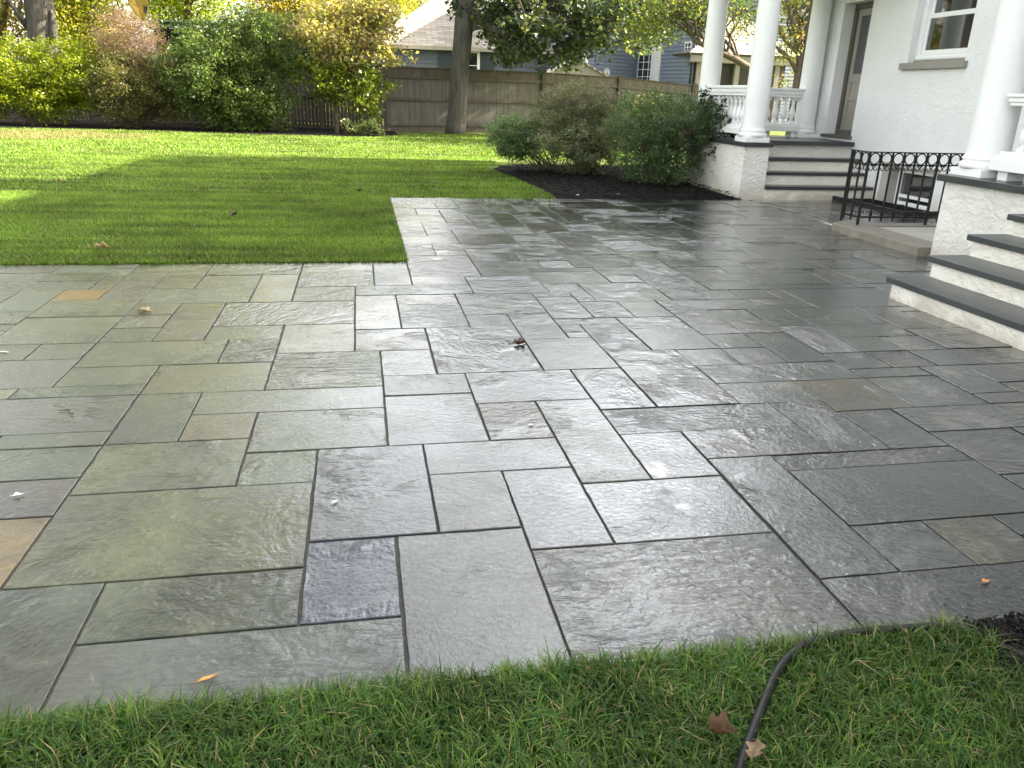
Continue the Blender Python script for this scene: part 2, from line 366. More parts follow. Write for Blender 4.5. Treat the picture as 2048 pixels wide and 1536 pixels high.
# ================================================================== the setting
def sheet(name, polys, z, m):
    b = MB()
    for p in polys: b.add([(x, y, z) for x, y in p], [tuple(range(len(p)))])
    return struct(b.build(name, m))
def rect(x0, x1, y0, y1): return [(x0, y0), (x1, y0), (x1, y1), (x0, y1)]
NEARE = 1.69                                   # near edge of the paving
sheet('ground', [rect(-300, 300, -200, 400)], -.10, M_LAWN)
sheet('patio_base', [rect(-9, 8.3, NEARE + .004, 7.19), rect(.385, 8.3, 7.19, 11.74), ], -.0075, M_JOINT)
BED = [(2.62, 16.4), (2.66, 15.9), (2.78, 15.0), (2.85, 13.6), (2.93, 12.5), (2.90, 11.76), (5.93, 11.76), (5.93, 17.2), (4.6, 17.5), (3.2, 17.1)]
lawn = sheet('lawn', [rect(-60, .37, 7.225, 27.6), rect(.37, 60, 17.3, 29.8), rect(.37, 2.9, 11.79, 17.3), rect(6.0, 8.2, 14.5, 17.3), rect(-60, .37, 27.6, 40), rect(.37, 60, 29.8, 44)], -.006, M_LAWN)
sheet('front_lawn', [rect(-14, 14, -10, NEARE - .02)], -.006, M_THATCH)
sheet('yard_beyond_fence', [rect(-60, 60, 44.0, 130)], -.012, M_LAWN)
mb = MB(); nb = len(BED)
cx = sum(p[0] for p in BED) / nb; cy = sum(p[1] for p in BED) / nb
vs = [(x, y, .0) for x, y in BED] + [(cx + (x - cx) * .9, cy + (y - cy) * .9, .045) for x, y in BED] + [(cx, cy, .07)]
mb.add(vs, [(i, (i + 1) % nb, nb + (i + 1) % nb, nb + i) for i in range(nb)] + [(nb + i, nb + (i + 1) % nb, 2 * nb) for i in range(nb)])
struct(mb.build('mulch_bed', M_SOIL))
sheet('border_soil', [[(-30, 27.9), (-6.5, 27.9), (-3.3, 26.9), (.3, 26.8), (1.3, 28.2), (1.3, 33.0), (-30, 38.5)]], .002, M_SOIL)
sheet('corner_mulch', [[(1.74, NEARE), (1.75, 1.58), (1.755, 1.45), (3.4, 1.40), (3.4, NEARE)]], .004, M_SOIL)

# patio stones -------------------------------------------------------
U = .15242
STONES = "-26,11,-22,15;-22,11,-18,13;-18,11,-15,15;-15,11,-9,14;-22,13,-18,15;-15,14,-12,16;-31,15,-25,19;-25,15,-19,18;-19,15,-17,19;-17,15,-15,18;-15,16,-12,20;-25,18,-19,22;-17,18,-15,21;-31,19,-25,22;-19,19,-17,23;-15,20,-11,23;-11,20,-8,22;-17,21,-15,23;-27,22,-21,24;-21,22,-19,24;-11,22,-8,23;-19,23,-13,27;-13,23,-8,26;-27,24,-24,28;-24,24,-21,26;-21,24,-19,27;-24,26,-21,28;-13,26,-12,27;-12,26,-8,27;-21,27,-15,31;-15,27,-11,30;-27,28,-25,30;-25,28,-21,30;-27,30,-23,33;-23,30,-21,32;-15,30,-13,32;-13,30,-11,32;-21,31,-15,34;-23,32,-21,35;-15,32,-11,35;-11,32,-9,34;-27,33,-23,37;-21,34,-17,38;-17,34,-15,35;-11,34,-9,36;-23,35,-21,37;-17,35,-15,37;-15,35,-11,36;-27,37,-23,40;-23,37,-21,40;-17,37,-15,41;-21,38,-17,40;-26,40,-20,42;-20,40,-17,41;-20,41,-14,43;-14,41,-13,44;-26,42,-22,45;-22,42,-20,46;-20,43,-17,45;-17,43,-14,45;-14,44,-13,46;-26,45,-22,47;-20,45,-17,47;-17,45,-14,47;-22,46,-20,47;-14,46,-13,47;-2,13,0,16;0,11,3,16;3,11,9,15;9,11,15,13;15,11,18,14;18,11,20,14;20,11,26,13;26,11,32,14;13,13,15,15;20,13,23,17;23,13,26,16;15,14,20,15;26,14,32,16;11,15,17,18;17,15,20,17;23,16,29,18;17,17,20,20;20,17,23,19;11,18,17,19;23,18,29,21;20,19,23,20;17,20,23,22;23,21,29,24;18,22,21,25;21,22,23,23;21,23,23,26;23,24,29,26;18,25,21,26;18,26,20,28;20,26,22,28;22,26,28,28;28,26,29,30;18,28,20,32;20,28,22,30;24,28,28,31;20,30,24,32;28,30,29,33;14,31,16,35;16,31,18,33;24,31,26,35;26,31,28,34;18,32,20,35;20,32,24,35;16,33,18,35;28,33,34,36;8,34,10,38;10,34,12,37;12,34,14,37;26,34,28,35;14,35,19,37;19,35,22,37;22,35,28,39;28,36,32,40;32,36,37,40;10,37,11,39;17,37,19,39;19,37,21,39;21,37,22,39;37,37,39,41;8,38,10,39;21,39,27,40;27,39,28,41;26,40,27,42;28,40,32,44;32,40,35,43;35,40,37,44;9,41,13,44;13,41,15,43;27,41,28,44;37,41,39,45;26,42,27,44;6,43,9,45;13,43,16,45;32,43,35,45;9,44,13,45;25,44,28,47;28,44,32,47;35,44,37,47;6,45,10,47;10,45,12,47;12,45,16,49;32,45,35,48;37,45,41,47;9,47,12,50;25,47,31,50;31,47,32,50;35,47,39,50;39,47,41,50;32,48,35,50;12,49,13,51;13,49,16,53;9,50,12,51;16,50,20,52;20,50,22,52;22,50,25,52;25,50,31,51;31,50,35,54;35,50,39,54;39,50,41,53;4,51,10,53;25,51,27,53;27,51,31,53;16,52,19,54;22,52,25,54;6,53,10,57;13,53,15,57;15,53,16,56;25,53,27,55;27,53,31,55;39,53,42,55;10,54,13,57;16,54,19,56;19,54,23,56;23,54,25,58;31,54,37,56;37,54,39,58;25,55,28,59;28,55,31,57;39,55,45,59;52,55,54,59;15,56,21,58;21,56,23,58;31,56,37,58;45,56,51,59;51,56,52,58;6,57,10,59;10,57,12,60;12,57,15,59;28,57,31,59;15,58,18,61;18,58,21,61;21,58,25,62;31,58,35,59;35,58,39,59;51,58,52,61;8,59,10,62;12,59,15,62;25,59,27,63;27,59,29,62;29,59,35,61;35,59,37,61;37,59,39,63;39,59,45,61;45,59,48,61;48,59,51,61;52,59,54,62;10,60,12,63;15,61,16,63;16,61,18,64;18,61,21,65;29,61,35,65;35,61,37,65;39,61,43,64;43,61,49,63;49,61,52,65;6,62,8,66;8,62,10,64;12,62,15,65;21,62,25,65;27,62,29,65;52,62,54,66;10,63,12,66;15,63,16,67;25,63,27,67;37,63,39,65;43,63,49,67;8,64,10,66;16,64,18,67;39,64,40,68;40,64,43,68;12,65,15,68;18,65,21,66;21,65,25,66;27,65,29,67;29,65,33,67;33,65,39,69;49,65,52,69;4,66,6,69;6,66,10,69;10,66,12,69;18,66,20,68;20,66,23,70;23,66,25,68;52,66,54,69;15,67,16,71;16,67,18,71;25,67,29,71;29,67,33,69;43,67,45,69;45,67,49,69;12,68,13,71;13,68,15,72;18,68,20,70;23,68,25,72;39,68,40,71;40,68,43,72;4,69,10,70;10,69,12,71;29,69,35,71;35,69,39,72;43,69,49,71;49,69,54,71;6,70,8,73;8,70,10,73;18,70,20,72;20,70,23,73;10,71,13,73;15,71,16,75;16,71,18,74;25,71,31,74;31,71,35,74;39,71,40,75;43,71,49,74;49,71,51,73;51,71,54,74;13,72,15,74;18,72,20,73;23,72,25,76;35,72,39,76;40,72,43,75;8,73,11,77;11,73,13,76;18,73,23,75;49,73,51,75;13,74,15,76;16,74,18,77;25,74,29,77;29,74,33,77;33,74,35,77;43,74,49,77;51,74,56,77;15,75,16,77;18,75,23,77;39,75,43,77;49,75,51,77;11,76,15,77;23,76,25,77;35,76,39,77;-6,13,-2,15;9,13,11,19;11,13,13,15;-8,15,-2,19;3,15,5,19;5,15,9,18;-2,16,1,21;1,16,3,19;5,18,7,24;7,18,9,21;-8,19,-4,22;-4,19,-2,21;1,19,5,21;9,19,13,21;13,19,15,23;12,23,15,25;15,19,17,22;-4,21,0,24;0,21,3,25;3,21,5,24;7,21,13,23;-8,22,-6,26;-6,22,-4,24;15,22,18,25;7,23,9,27;9,23,12,29;-6,24,0,26;3,24,7,27;0,25,3,27;12,25,18,27;14,27,16,29;16,27,18,31;14,29,16,31;-8,26,-4,29;-4,26,0,30;-11,27,-8,29;0,27,2,30;2,27,6,33;6,27,9,31;12,27,14,29;22,28,24,30;-11,29,-6,32;-6,29,-4,32;9,29,11,33;8,31,9,33;8,33,11,34;11,29,14,32;-4,30,-1,34;-1,30,2,33;6,31,8,35;-9,32,-7,38;-7,32,-4,34;11,32,14,34;-1,33,1,39;1,33,4,37;4,33,6,35;-7,34,-1,38;4,35,8,39;-15,36,-11,39;-11,36,-9,38;1,37,4,39;11,37,15,41;15,37,17,39;-11,38,-6,41;-6,38,-4,44;-4,38,-1,41;-15,39,-13,41;-13,39,-11,43;-1,39,5,41;5,39,9,43;9,39,11,41;15,39,18,43;18,39,21,41;21,40,26,43;18,41,21,43;16,43,18,47;18,43,21,45;21,43,23,45;23,43,26,44;23,44,25,46;18,45,23,47;23,46,25,49;21,47,23,50;23,49,25,50;-11,41,-9,45;-13,43,-11,45;-13,45,-9,47;-9,41,-6,44;-4,41,0,45;0,41,2,47;2,41,5,43;2,43,6,49;-9,44,-4,47;-4,45,0,47;6,47,9,51;16,47,19,50;19,47,21,50;2,49,4,53;4,49,6,51;10,51,13,54;19,52,22,54;2,53,6,56;2,56,4,60;4,59,8,61;2,60,4,62;4,61,8,62;4,56,6,59;2,62,6,66;2,66,4,70;2,70,6,73;2,73,8,77;-6,11,0,13;-9,11,-6,15;-12,14,-9,15;-12,15,-8,18;-12,18,-8,20"
PAL = [(.105, .118, .112), (.115, .125, .118), (.098, .108, .110), (.120, .126, .112), (.108, .112, .118), (.128, .130, .118), (.112, .108, .112)]
SPECIAL = {(-1, 14): (.10, .115, .165), (16, 23): (.150, .115, .078), (-9, 16): (.20, .155, .095), (-3, 12): (.118, .128, .122), (-8, 13): (.112, .125, .108), (-15, 40): (.25, .17, .06),
           (-9, 19): (.145, .125, .100), (13, 17): (.10, .108, .106), (1, 13): (.105, .115, .112), (0, 18): (.098, .106, .116), (4, 30): (.105, .112, .11), (13, 13): (.165, .150, .115), (21, 37): (.17, .14, .10), (19, 37): (.11, .12, .11)}
def patio():
    b = MB(); tint = []; seed = []
    g = .0034
    for q in STONES.split(';'):
        i0, j0, i1, j1 = map(int, q.split(','))
        jw = g + random.uniform(0, .0025)
        x0, x1 = (i0 + .5) * U + jw, (i1 + .5) * U - jw
        y0, y1 = (j0 + .06) * U + jw, (j1 + .06) * U - jw
        if j0 <= 11: y0 = NEARE + random.uniform(-.006, .006)
        if j1 >= 77: y1 = 11.755
        if i0 <= 2 and j0 >= 47: x0 = .39
        if j1 >= 47 and i1 <= 2: y1 = 7.2
        x0 += random.uniform(-.002, .002); x1 += random.uniform(-.002, .002); y0 += random.uniform(-.0015, .0015); y1 += random.uniform(-.0015, .0015)
        zt = random.uniform(-.0022, .0022); n0 = len(b.v)
        nx = max(2, int((x1 - x0) / .055)); ny = max(2, int((y1 - y0) / .055)); ol = []
        ol += [(x0 + (x1 - x0) * k / nx, y0, 0, 1) for k in range(nx)] + [(x1, y0 + (y1 - y0) * k / ny, -1, 0) for k in range(ny)]
        ol += [(x1 - (x1 - x0) * k / nx, y1, 0, -1) for k in range(nx)] + [(x0, y1 - (y1 - y0) * k / ny, 1, 0) for k in range(ny)]
        ol = [(x + random.gauss(0, .0009), y + random.gauss(0, .0009), ix, iy) for x, y, ix, iy in ol]
        if random.random() < .5:                                  # a knocked corner or edge
            k = random.randrange(len(ol)); x, y, ix, iy = ol[k]; ol[k] = (x + ix * random.uniform(.002, .006), y + iy * random.uniform(.002, .006), ix, iy)
        no = len(ol); xm, ym = (x0 + x1) / 2, (y0 + y1) / 2; sx, sy = .0026 / (x1 - x0) * 2, .0026 / (y1 - y0) * 2
        ring = lambda s, z: [(xm + (x - xm) * (1 - s * sx), ym + (y - ym) * (1 - s * sy), z) for x, y, _, _ in ol]
        vs = ring(0, -.03) + ring(0, zt - .0028) + ring(.35, zt - .0009) + ring(1, zt)
        fs = [(k * no + i, k * no + (i + 1) % no, (k + 1) * no + (i + 1) % no, (k + 1) * no + i) for k in range(3) for i in range(no)] + [tuple(range(3 * no, 4 * no))]
        b.add(vs, fs)
        tx, ty = random.gauss(0, .0012), random.gauss(0, .0012); xm, ym = (x0 + x1) / 2, (y0 + y1) / 2
        for k in range(n0, len(b.v)):
            x, y, z = b.v[k]
            if z > -.02: b.v[k] = (x, y, z + (x - xm) * tx + (y - ym) * ty)
        c = random.choice(PAL); v = random.uniform(.86, 1.14); c = [a * v for a in c]
        if (i0 + i1) / 2 < -1: c = [c[0] * 1.14, c[1] * 1.2, c[2] * .96]       # the left side is tinted lighter and more olive
        if random.random() < .04: c = [c[0] * 1.14, c[1] * 1.04, c[2] * .88]
        if random.random() < .06: c = [c[0] * .95, c[1] * .96, c[2] * 1.08]
        for (si, sj), sc_ in SPECIAL.items():
            if sc_ and i0 <= si < i1 and j0 <= sj < j1: c = list(sc_)
        s = (random.random(), random.random(), random.choice([0, 0, .5, .5, .25]) + random.uniform(-.05, .05))
        k = len(b.v) - n0
        tint += [(*c, 1)] * k; seed += [(*s, 1)] * k
    o = b.build('patio', M_STONE); me = o.data
    for nm, data in (('tint', tint), ('seed', seed)):
        a = me.color_attributes.new(nm, 'FLOAT_COLOR', 'POINT'); a.data.foreach_set('color', np.array(data, dtype=np.float32).ravel())
    struct(o)
patio()

# grass --------------------------------------------------------------
def vnoise(x, y, s, seed=0):
    """smooth value noise"""
    r = np.random.default_rng(seed); T = r.random((128, 128)); x = x * s; y = y * s
    xi = np.floor(x).astype(int); yi = np.floor(y).astype(int); fx = x - xi; fy = y - yi
    fx = fx * fx * (3 - 2 * fx); fy = fy * fy * (3 - 2 * fy)
    a = T[xi % 128, yi % 128]; b_ = T[(xi + 1) % 128, yi % 128]; c = T[xi % 128, (yi + 1) % 128]; d = T[(xi + 1) % 128, (yi + 1) % 128]
    return (a * (1 - fx) + b_ * fx) * (1 - fy) + (c * (1 - fx) + d * fx) * fy
def blades(name, P, z0, h, wd, lean, col, name_mat, th0=None):
    """tapering bent blades; P (n,2), h, wd, lean (n,), col (n,3)"""
    n = len(P); th = rng.random(n) * 2 * np.pi if th0 is None else th0 + rng.normal(0, .7, n); dr = np.stack([np.cos(th), np.sin(th)], 1)
    sd_ = np.stack([-np.sin(th), np.cos(th)], 1)
    V = np.zeros((n, 5, 3), np.float32)
    for k, (f, wf) in enumerate(((0, 1.0), (.55, .8))):
        off = dr * (lean * h * f * f)[:, None]; zz = z0 + h * f * np.sqrt(np.clip(1 - (lean * f * .8) ** 2, .05, 1))
        for q, sg in enumerate((-.5, .5)):
            V[:, k * 2 + q, :2] = P + off + sd_ * (wd * wf * sg)[:, None]; V[:, k * 2 + q, 2] = zz
    V[:, 4, :2] = P + dr * (lean * h)[:, None]; V[:, 4, 2] = z0 + h * np.sqrt(np.clip(1 - (lean * .8) ** 2, .04, 1)) * .92
    b_ = np.arange(n)[:, None] * 5
    quads = (b_ + np.array([[0, 1, 3, 2]])); tris = (b_ + np.array([[2, 3, 4]]))
    C = np.repeat(col[:, None, :], 5, 1).reshape(-1, 3)
    o = raw_mesh(name, V.reshape(-1, 3), quads, name_mat, None, C, tris)
    return struct(o, 'stuff')
def grass_cols(n, t, base=((.045, .115, .016), (.075, .165, .026), (.10, .18, .035)), straw=.04):
    base = np.array(base); k = rng.integers(0, len(base), n); c = base[k] * (0.5 + .95 * t)[:, None] * rng.uniform(.75, 1.25, (n, 1))
    s = rng.random(n) < straw; c[s] = np.array((.26, .22, .10)) * rng.uniform(.6, 1.2, (s.sum(), 1))
    return c
def mow(x, y):
    """the mower's stripes and the turf's own patchiness, 0..1"""
    return np.clip(.45 + .5 * (vnoise(x, y, .9, 1) - .5) + 0.75 * (vnoise(x * .07 + 9, y + .05 * x, 6.2, 2) - .5) + .5 * (vnoise(x, y, 3.1, 3) - .5), 0, 1)

# strip in front of the camera, clipped long and tangled
n = 66000
P = np.stack([rng.uniform(-1.6, 2.4, n), rng.uniform(.75, NEARE + .012, n)], 1)
keep = ~((P[:, 0] > 1.765 + .03 * np.sin(P[:, 1] * 40)) & (P[:, 1] > 1.455 + .02 * np.sin(P[:, 0] * 30)))
edge = NEARE - .006 + .014 * (vnoise(P[:, 0], P[:, 1] * 0, 14, 9) - .4)
keep &= P[:, 1] < edge
P = P[keep]; n = len(P); t = vnoise(P[:, 0], P[:, 1], 5, 4) * .6 + vnoise(P[:, 0], P[:, 1], 16, 5) * .4
clump = vnoise(P[:, 0], P[:, 1], 22, 6)
blades('near_grass', P, -.004, rng.uniform(.034, .075, n) * (.7 + .6 * clump) * (1 + .45 * (P[:, 1] > 1.55) * vnoise(P[:, 0], P[:, 1], 9, 17)), rng.uniform(.0021, .0050, n), rng.uniform(.35, 1.45, n),
       grass_cols(n, t, ((.024, .066, .010), (.055, .120, .018), (.105, .175, .03), (.045, .095, .025)), .07), M_GRASS)
# back lawn: dense short blades, sparser and coarser with distance
for nm, nn, y0, y1, x0, x1, hh, ww in (('lawn_grass', 150000, 7.215, 12.2, -6.0, .4, .042, .0065), ('lawn_grass', 120000, 11.775, 19, -10.5, 3.0, .045, .012), ('lawn_grass', 95000, 19, 29.6, -17, 7.5, .05, .02)):
    P = np.stack([rng.uniform(x0, x1, nn), rng.uniform(y0, y1, nn)], 1)
    k = np.ones(nn, bool)
    if y0 > 11 and y0 < 15:
        bx = np.interp(P[:, 1], [11.76, 12.5, 13.6, 15.0, 15.9, 16.4], [2.90, 2.93, 2.85, 2.78, 2.66, 2.62])
        k &= (P[:, 0] < bx) | (P[:, 1] > 17.2)
        k &= ~((P[:, 1] < 12.2) & (P[:, 0] < .4))
    if y0 > 15: k &= P[:, 1] < np.interp(P[:, 0], [-30, -6.5, -3.3, .3, 1.3, 2], [27.9, 27.9, 26.9, 26.8, 28.2, 29.6])
    if y0 < 8: P[:, 1] += .02 * (vnoise(P[:, 0], P[:, 0] * 0, 9, 15) - .6) * (P[:, 1] < 7.4); k &= P[:, 1] > 7.203
    P = P[k]; nn = len(P); t = mow(P[:, 0], P[:, 1])
    c = grass_cols(nn, t, ((.072, .135, .019), (.105, .182, .027), (.152, .215, .038)), .03 if y0 < 15 else .05)
    dry = np.clip(1.25 - np.hypot((P[:, 0] + 9.0) / 3.6, (P[:, 1] - 24.8) / 2.4) + .9 * (vnoise(P[:, 0], P[:, 1], 1.1, 12) - .5), 0, .75)[:, None]
    c = c * (1 - dry) + np.array((.20, .17, .075)) * dry
    dl = rng.uniform(.7, 1.25, nn)
    blades(nm, P, -.006, hh * dl, ww * rng.uniform(.7, 1.3, nn), rng.uniform(.2, .95, nn), c, M_GRASS)
# blades flopping over the edges of the paving
def edge_blades(P, th0, hh, ww):
    n = len(P); t = vnoise(P[:, 0] * 3, P[:, 1] * 3, 4, 19)
    k = rng.random(n) < .35 + .65 * t; P = P[k]; t = t[k]; n = len(P)
    blades('edge_grass', P, -.004, hh * rng.uniform(.6, 1.3, n), ww * rng.uniform(.7, 1.3, n), rng.uniform(.5, 1.25, n), grass_cols(n, t, ((.045, .105, .012), (.08, .165, .02), (.12, .19, .03)), .10), M_GRASS, th0)
edge_blades(np.stack([rng.uniform(-6, .37, 5200), rng.uniform(7.19, 7.23, 5200)], 1), -math.pi / 2, .042, .005)
edge_blades(np.stack([rng.uniform(.355, .388, 2400), rng.uniform(7.22, 11.76, 2400)], 1), 0.0, .040, .005)
edge_blades(np.stack([rng.uniform(-1.6, 1.75, 3600), rng.uniform(1.66, 1.69, 3600)], 1), math.pi / 2, .05, .003)
# mulch chips
n = 9000
P = np.stack([rng.uniform(2.6, 5.9, n), rng.uniform(11.76, 17.2, n)], 1)
bx = np.interp(P[:, 1], [11.76, 12.5, 13.6, 15.0, 15.9, 16.4, 17.2], [2.90, 2.93, 2.85, 2.78, 2.66, 2.62, 3.2]); P = P[P[:, 0] > bx]
P2 = np.stack([rng.uniform(1.75, 3.0, 2600), rng.uniform(1.45, NEARE, 2600)], 1)
def chips(name, P, zb, sz=1.0):
    n = len(P); V = np.zeros((n, 4, 3), np.float32); th = rng.random(n) * 6.28; l = rng.uniform(.008, .03, n) * sz; w_ = rng.uniform(.004, .011, n) * sz
    a = np.stack([np.cos(th), np.sin(th)], 1); b_ = np.stack([-a[:, 1], a[:, 0]], 1)
    z = zb + rng.uniform(.0, .02, n)
    for k, (s, q) in enumerate(((-1, -1), (1, -1), (1, 1), (-1, 1))):
        V[:, k, :2] = P + a * (l * s)[:, None] + b_ * (w_ * q)[:, None]; V[:, k, 2] = z + rng.uniform(-.008, .008, n)
    c = np.array((.010, .0088, .008)) * rng.uniform(.4, 2.2, (n, 1))
    struct(raw_mesh(name, V.reshape(-1, 3), np.arange(n * 4).reshape(-1, 4), M_CHIP, None, np.repeat(c, 4, 0)), 'stuff')
dd = np.minimum(np.minimum(P[:, 1] - 11.76, P[:, 0] - 2.7), 17.3 - P[:, 1])
chips('mulch_chips', P, np.clip(dd * .12, 0, .05) + .004); chips('mulch_chips', np.repeat(P2, 3, 0) + rng.normal(0, .01, (len(P2) * 3, 2)), .008, .5)

# ================================================================== the white stucco house on the right
XW = 8.28
house = thing('stucco_house', 'big white stucco house with columned porches, grey door and sash window', 'house', (XW, 5, 0))
def wall_panel(b, X, thick, y0, y1, z0, z1, holes):
    """wall in the plane x = X, outside facing -x, cut into boxes round its openings"""
    ys = sorted({y0, y1, *[h[0] for h in holes], *[h[1] for h in holes]}); zs = sorted({z0, z1, *[h[2] for h in holes], *[h[3] for h in holes]})
    for a, c in zip(ys, ys[1:]):
        z = z0; 
        run = None
        for p, q in zip(zs, zs[1:]):
            hole = any(h[0] < (a + c) / 2 < h[1] and h[2] < (p + q) / 2 < h[3] for h in holes)
            if hole:
                if run is not None: b.box((X, a, run), (X + thick, c, p)); run = None
            elif run is None: run = p
        if run is not None: b.box((X, a, run), (X + thick, c, z1))
DOOR = (12.80, 13.62, .95, 3.08); WIN = (10.42, 11.66, 2.08, 3.75); BWIN = (10.50, 11.78, -.05, .56)
b = MB(); wall_panel(b, XW, .32, -6, 14.2, -.1, 7.2, [DOOR, WIN, BWIN])
b.box((XW + .32, 13.88, -.1), (17, 14.2, 7.2)); b.box((XW + .32, -6, -.1), (17, -5.7, 7.2)); b.box((16.7, -5.7, -.1), (17, 13.88, 7.2))
b.box((11, 14.2, -.1), (16, 17.28, 9.63))
b.build('wall', M_STUC, house)
# roof: gable with its ridge along the house
b = MB(); e0, e1, rx, rz, ze = XW - .35, 17.3, 12.6, 10.45, 7.0
for (ya, yb) in ((-6.3, 14.5),):
    b.add([(e0, ya, ze), (rx, ya, rz), (e1, ya, ze), (e0, yb, ze), (rx, yb, rz), (e1, yb, ze), (e0, ya, ze + .22), (rx, ya, rz + .22), (e1, ya, ze + .22), (e0, yb, ze + .22), (rx, yb, rz + .22), (e1, yb, ze + .22)],
          [(6, 7, 10, 9), (7, 8, 11, 10), (0, 3, 4, 1), (1, 4, 5, 2), (0, 6, 9, 3), (2, 5, 11, 8), (0, 1, 7, 6), (1, 2, 8, 7), (3, 9, 10, 4), (4, 10, 11, 5)])
rf = b.build('roof', M_ROOF2, house)
b = MB(); b.box((12.5, 11.0, 9.5), (13.6, 12.3, 12.6)); b.box((12.42, 10.92, 12.6), (13.68, 12.38, 12.8)); b.build('chimney', M_STUC, rf)
# rooms behind the openings, so that glass looks into the dark
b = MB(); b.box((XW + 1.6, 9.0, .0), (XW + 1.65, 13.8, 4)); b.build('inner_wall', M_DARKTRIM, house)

# sash window
wn = MB(); x1 = XW + .13
def frame_x(b, x0, xa, y0, y1, z0, z1, t):
    b.box((x0, y0, z0), (xa, y0 + t, z1)); b.box((x0, y1 - t, z0), (xa, y1, z1)); b.box((x0, y0 + t, z0), (xa, y1 - t, z0 + t)); b.box((x0, y0 + t, z1 - t), (xa, y1 - t, z1))
frame_x(wn, x1, x1 + .10, WIN[0], WIN[1], WIN[2] + .04, WIN[3], .075)
frame_x(wn, x1 - .02, x1 + .01, WIN[0] + .012, WIN[1] - .012, WIN[2] + .052, WIN[3] - .01, .03)
window = wn.build('window', M_WHITE, house)
b = MB(); frame_x(b, x1 + .02, x1 + .06, WIN[0] + .08, WIN[1] - .08, WIN[2] + .12, 2.76, .06); b.build('sash', M_WHITE, window)
b = MB(); frame_x(b, x1 + .062, x1 + .095, WIN[0] + .08, WIN[1] - .08, 2.72, WIN[3] - .08, .05); b.build('sash', M_WHITE, window)
b = MB(); b.box((x1 + .038, WIN[0] + .13, WIN[2] + .17), (x1 + .042, WIN[1] - .13, 2.71)); b.build('pane', M_GLASS, window)
b = MB(); b.box((x1 + .076, WIN[0] + .12, 2.76), (x1 + .080, WIN[1] - .12, WIN[3] - .12)); b.build('pane', M_GLASS, window)
b = MB(); b.box((XW - .07, WIN[0] - .07, WIN[2] - .095), (XW + .14, WIN[1] + .09, WIN[2] + .0)); b.build('sill', M_GREYPAINT, window, .006)
b = MB(); b.box((XW + .1, WIN[0] + .003, WIN[2]), (XW + .16, WIN[1] - .003, WIN[2] + .04)); b.build('subsill', M_GREYPAINT, window)

# recessed grey door
dx = XW + .20
b = MB(); frame_x(b, dx, dx + .12, DOOR[0] + .002, DOOR[1] - .002, DOOR[2], DOOR[3], .085)
dframe = b.build('door_frame', M_DARKTRIM, house)
b = MB(); y0, y1, z0, z1 = DOOR[0] + .09, DOOR[1] - .09, DOOR[2] + .03, DOOR[3] - .09
b.box((dx + .05, y0, z0), (dx + .09, y1, z1))
frame_x(b, dx + .035, dx + .05, y0, y1, z0, z1, .10)
b.box((dx + .035, y0 + .1, z0 + .85), (dx + .05, y1 - .1, z0 + .97)); b.box((dx + .035, y0 + .1, z0 + .55), (dx + .05, y1 - .1, z0 + .60))
door = b.build('door', M_DOOR, house)
b = MB(); b.box((dx + .043, y0 + .11, z0 + .98), (dx + .049, y1 - .11, z1 - .11)); b.build('pane', M_GLASS, door)
b = MB(); b.tube([(dx - .02, y0 + .06, z0 + .95), (dx + .035, y0 + .06, z0 + .95)], .012); b.lathe([(.001, -.02), (.02, -.012), (.026, 0), (.02, .012), (.001, .02)], (dx - .03, y0 + .06, z0 + .95), 12); b.build('handle', M_DARKTRIM, door)
b = MB(); b.box((XW - .05, DOOR[0] - .04, DOOR[2] - .045), (dx + .12, DOOR[1] + .05, DOOR[2] + .004)); b.build('threshold', M_DARKTRIM, house, .004)

# basement window low in the wall
bx = XW + .16
b = MB(); frame_x(b, bx, bx + .08, 10.5 + .002, 11.56, -.02, .54, .06); frame_x(b, bx - .02, bx + .005, 10.52, 11.54, 0.0, .52, .03)
b.box((bx + .02, 10.56, .10), (bx + .06, 11.50, .15)); bwin = b.build('basement_window', M_WHITE, house)
b = MB(); b.box((bx + .04, 10.56, .04), (bx + .045, 11.50, .48)); b.build('pane', M_GLASS, bwin)
b = MB(); b.box((XW + .01, 11.562, -.03), (XW + .30, 11.775, .555)); b.build('side_panel', M_CONC, bwin)
b = MB(); b.box((XW - .03, 10.42, .562), (XW + .02, 11.86, .62)); b.build('lintel', M_CONC, bwin, .005)

# columns ------------------------------------------------------------
def column_prof(h, rb, rt):
    p = [(rb * 1.17, .0), (rb * 1.22, .018), (rb * 1.23, .035), (rb * 1.2, .055), (rb * 1.08, .066), (rb * 1.08, .08), (rb * 1.13, .09), (rb * 1.13, .10), (rb * 1.05, .112), (rb * 1.01, .14), (rb, .18)]
    for k in range(1, 9):
        f = k / 8; p.append((rb + (rt - rb) * (f ** 1.5), .18 + (h - .30) * f))
    p += [(rt * 1.08, h - .11), (rt * 1.10, h - .09), (rt * 1.02, h - .08), (rt * 1.02, h - .04), (rt * 1.2, h - .01), (rt * 1.24, h)]
    return p
def column(x, y, z, h, rb, rt, pl=.21, label=None):
    b = MB(); b.lathe(column_prof(h, rb, rt), (x, y, z + .075), 32); o = b.build('column', M_WHITE, house)
    q = MB(); q.box((x - pl, y - pl, z), (x + pl, y + pl, z + .075)); q.build('plinth', M_WHITE, o, .005)
    if label: o['label'] = label
    return o
BAL = [(.030, .05), (.034, .06), (.026, .072), (.028, .085), (.041, .105), (.052, .14), (.056, .175), (.050, .215), (.036, .27), (.027, .33), (.024, .375), (.030, .385), (.030, .398), (.024, .405), (.026, .43), (.036, .452), (.030, .46)]
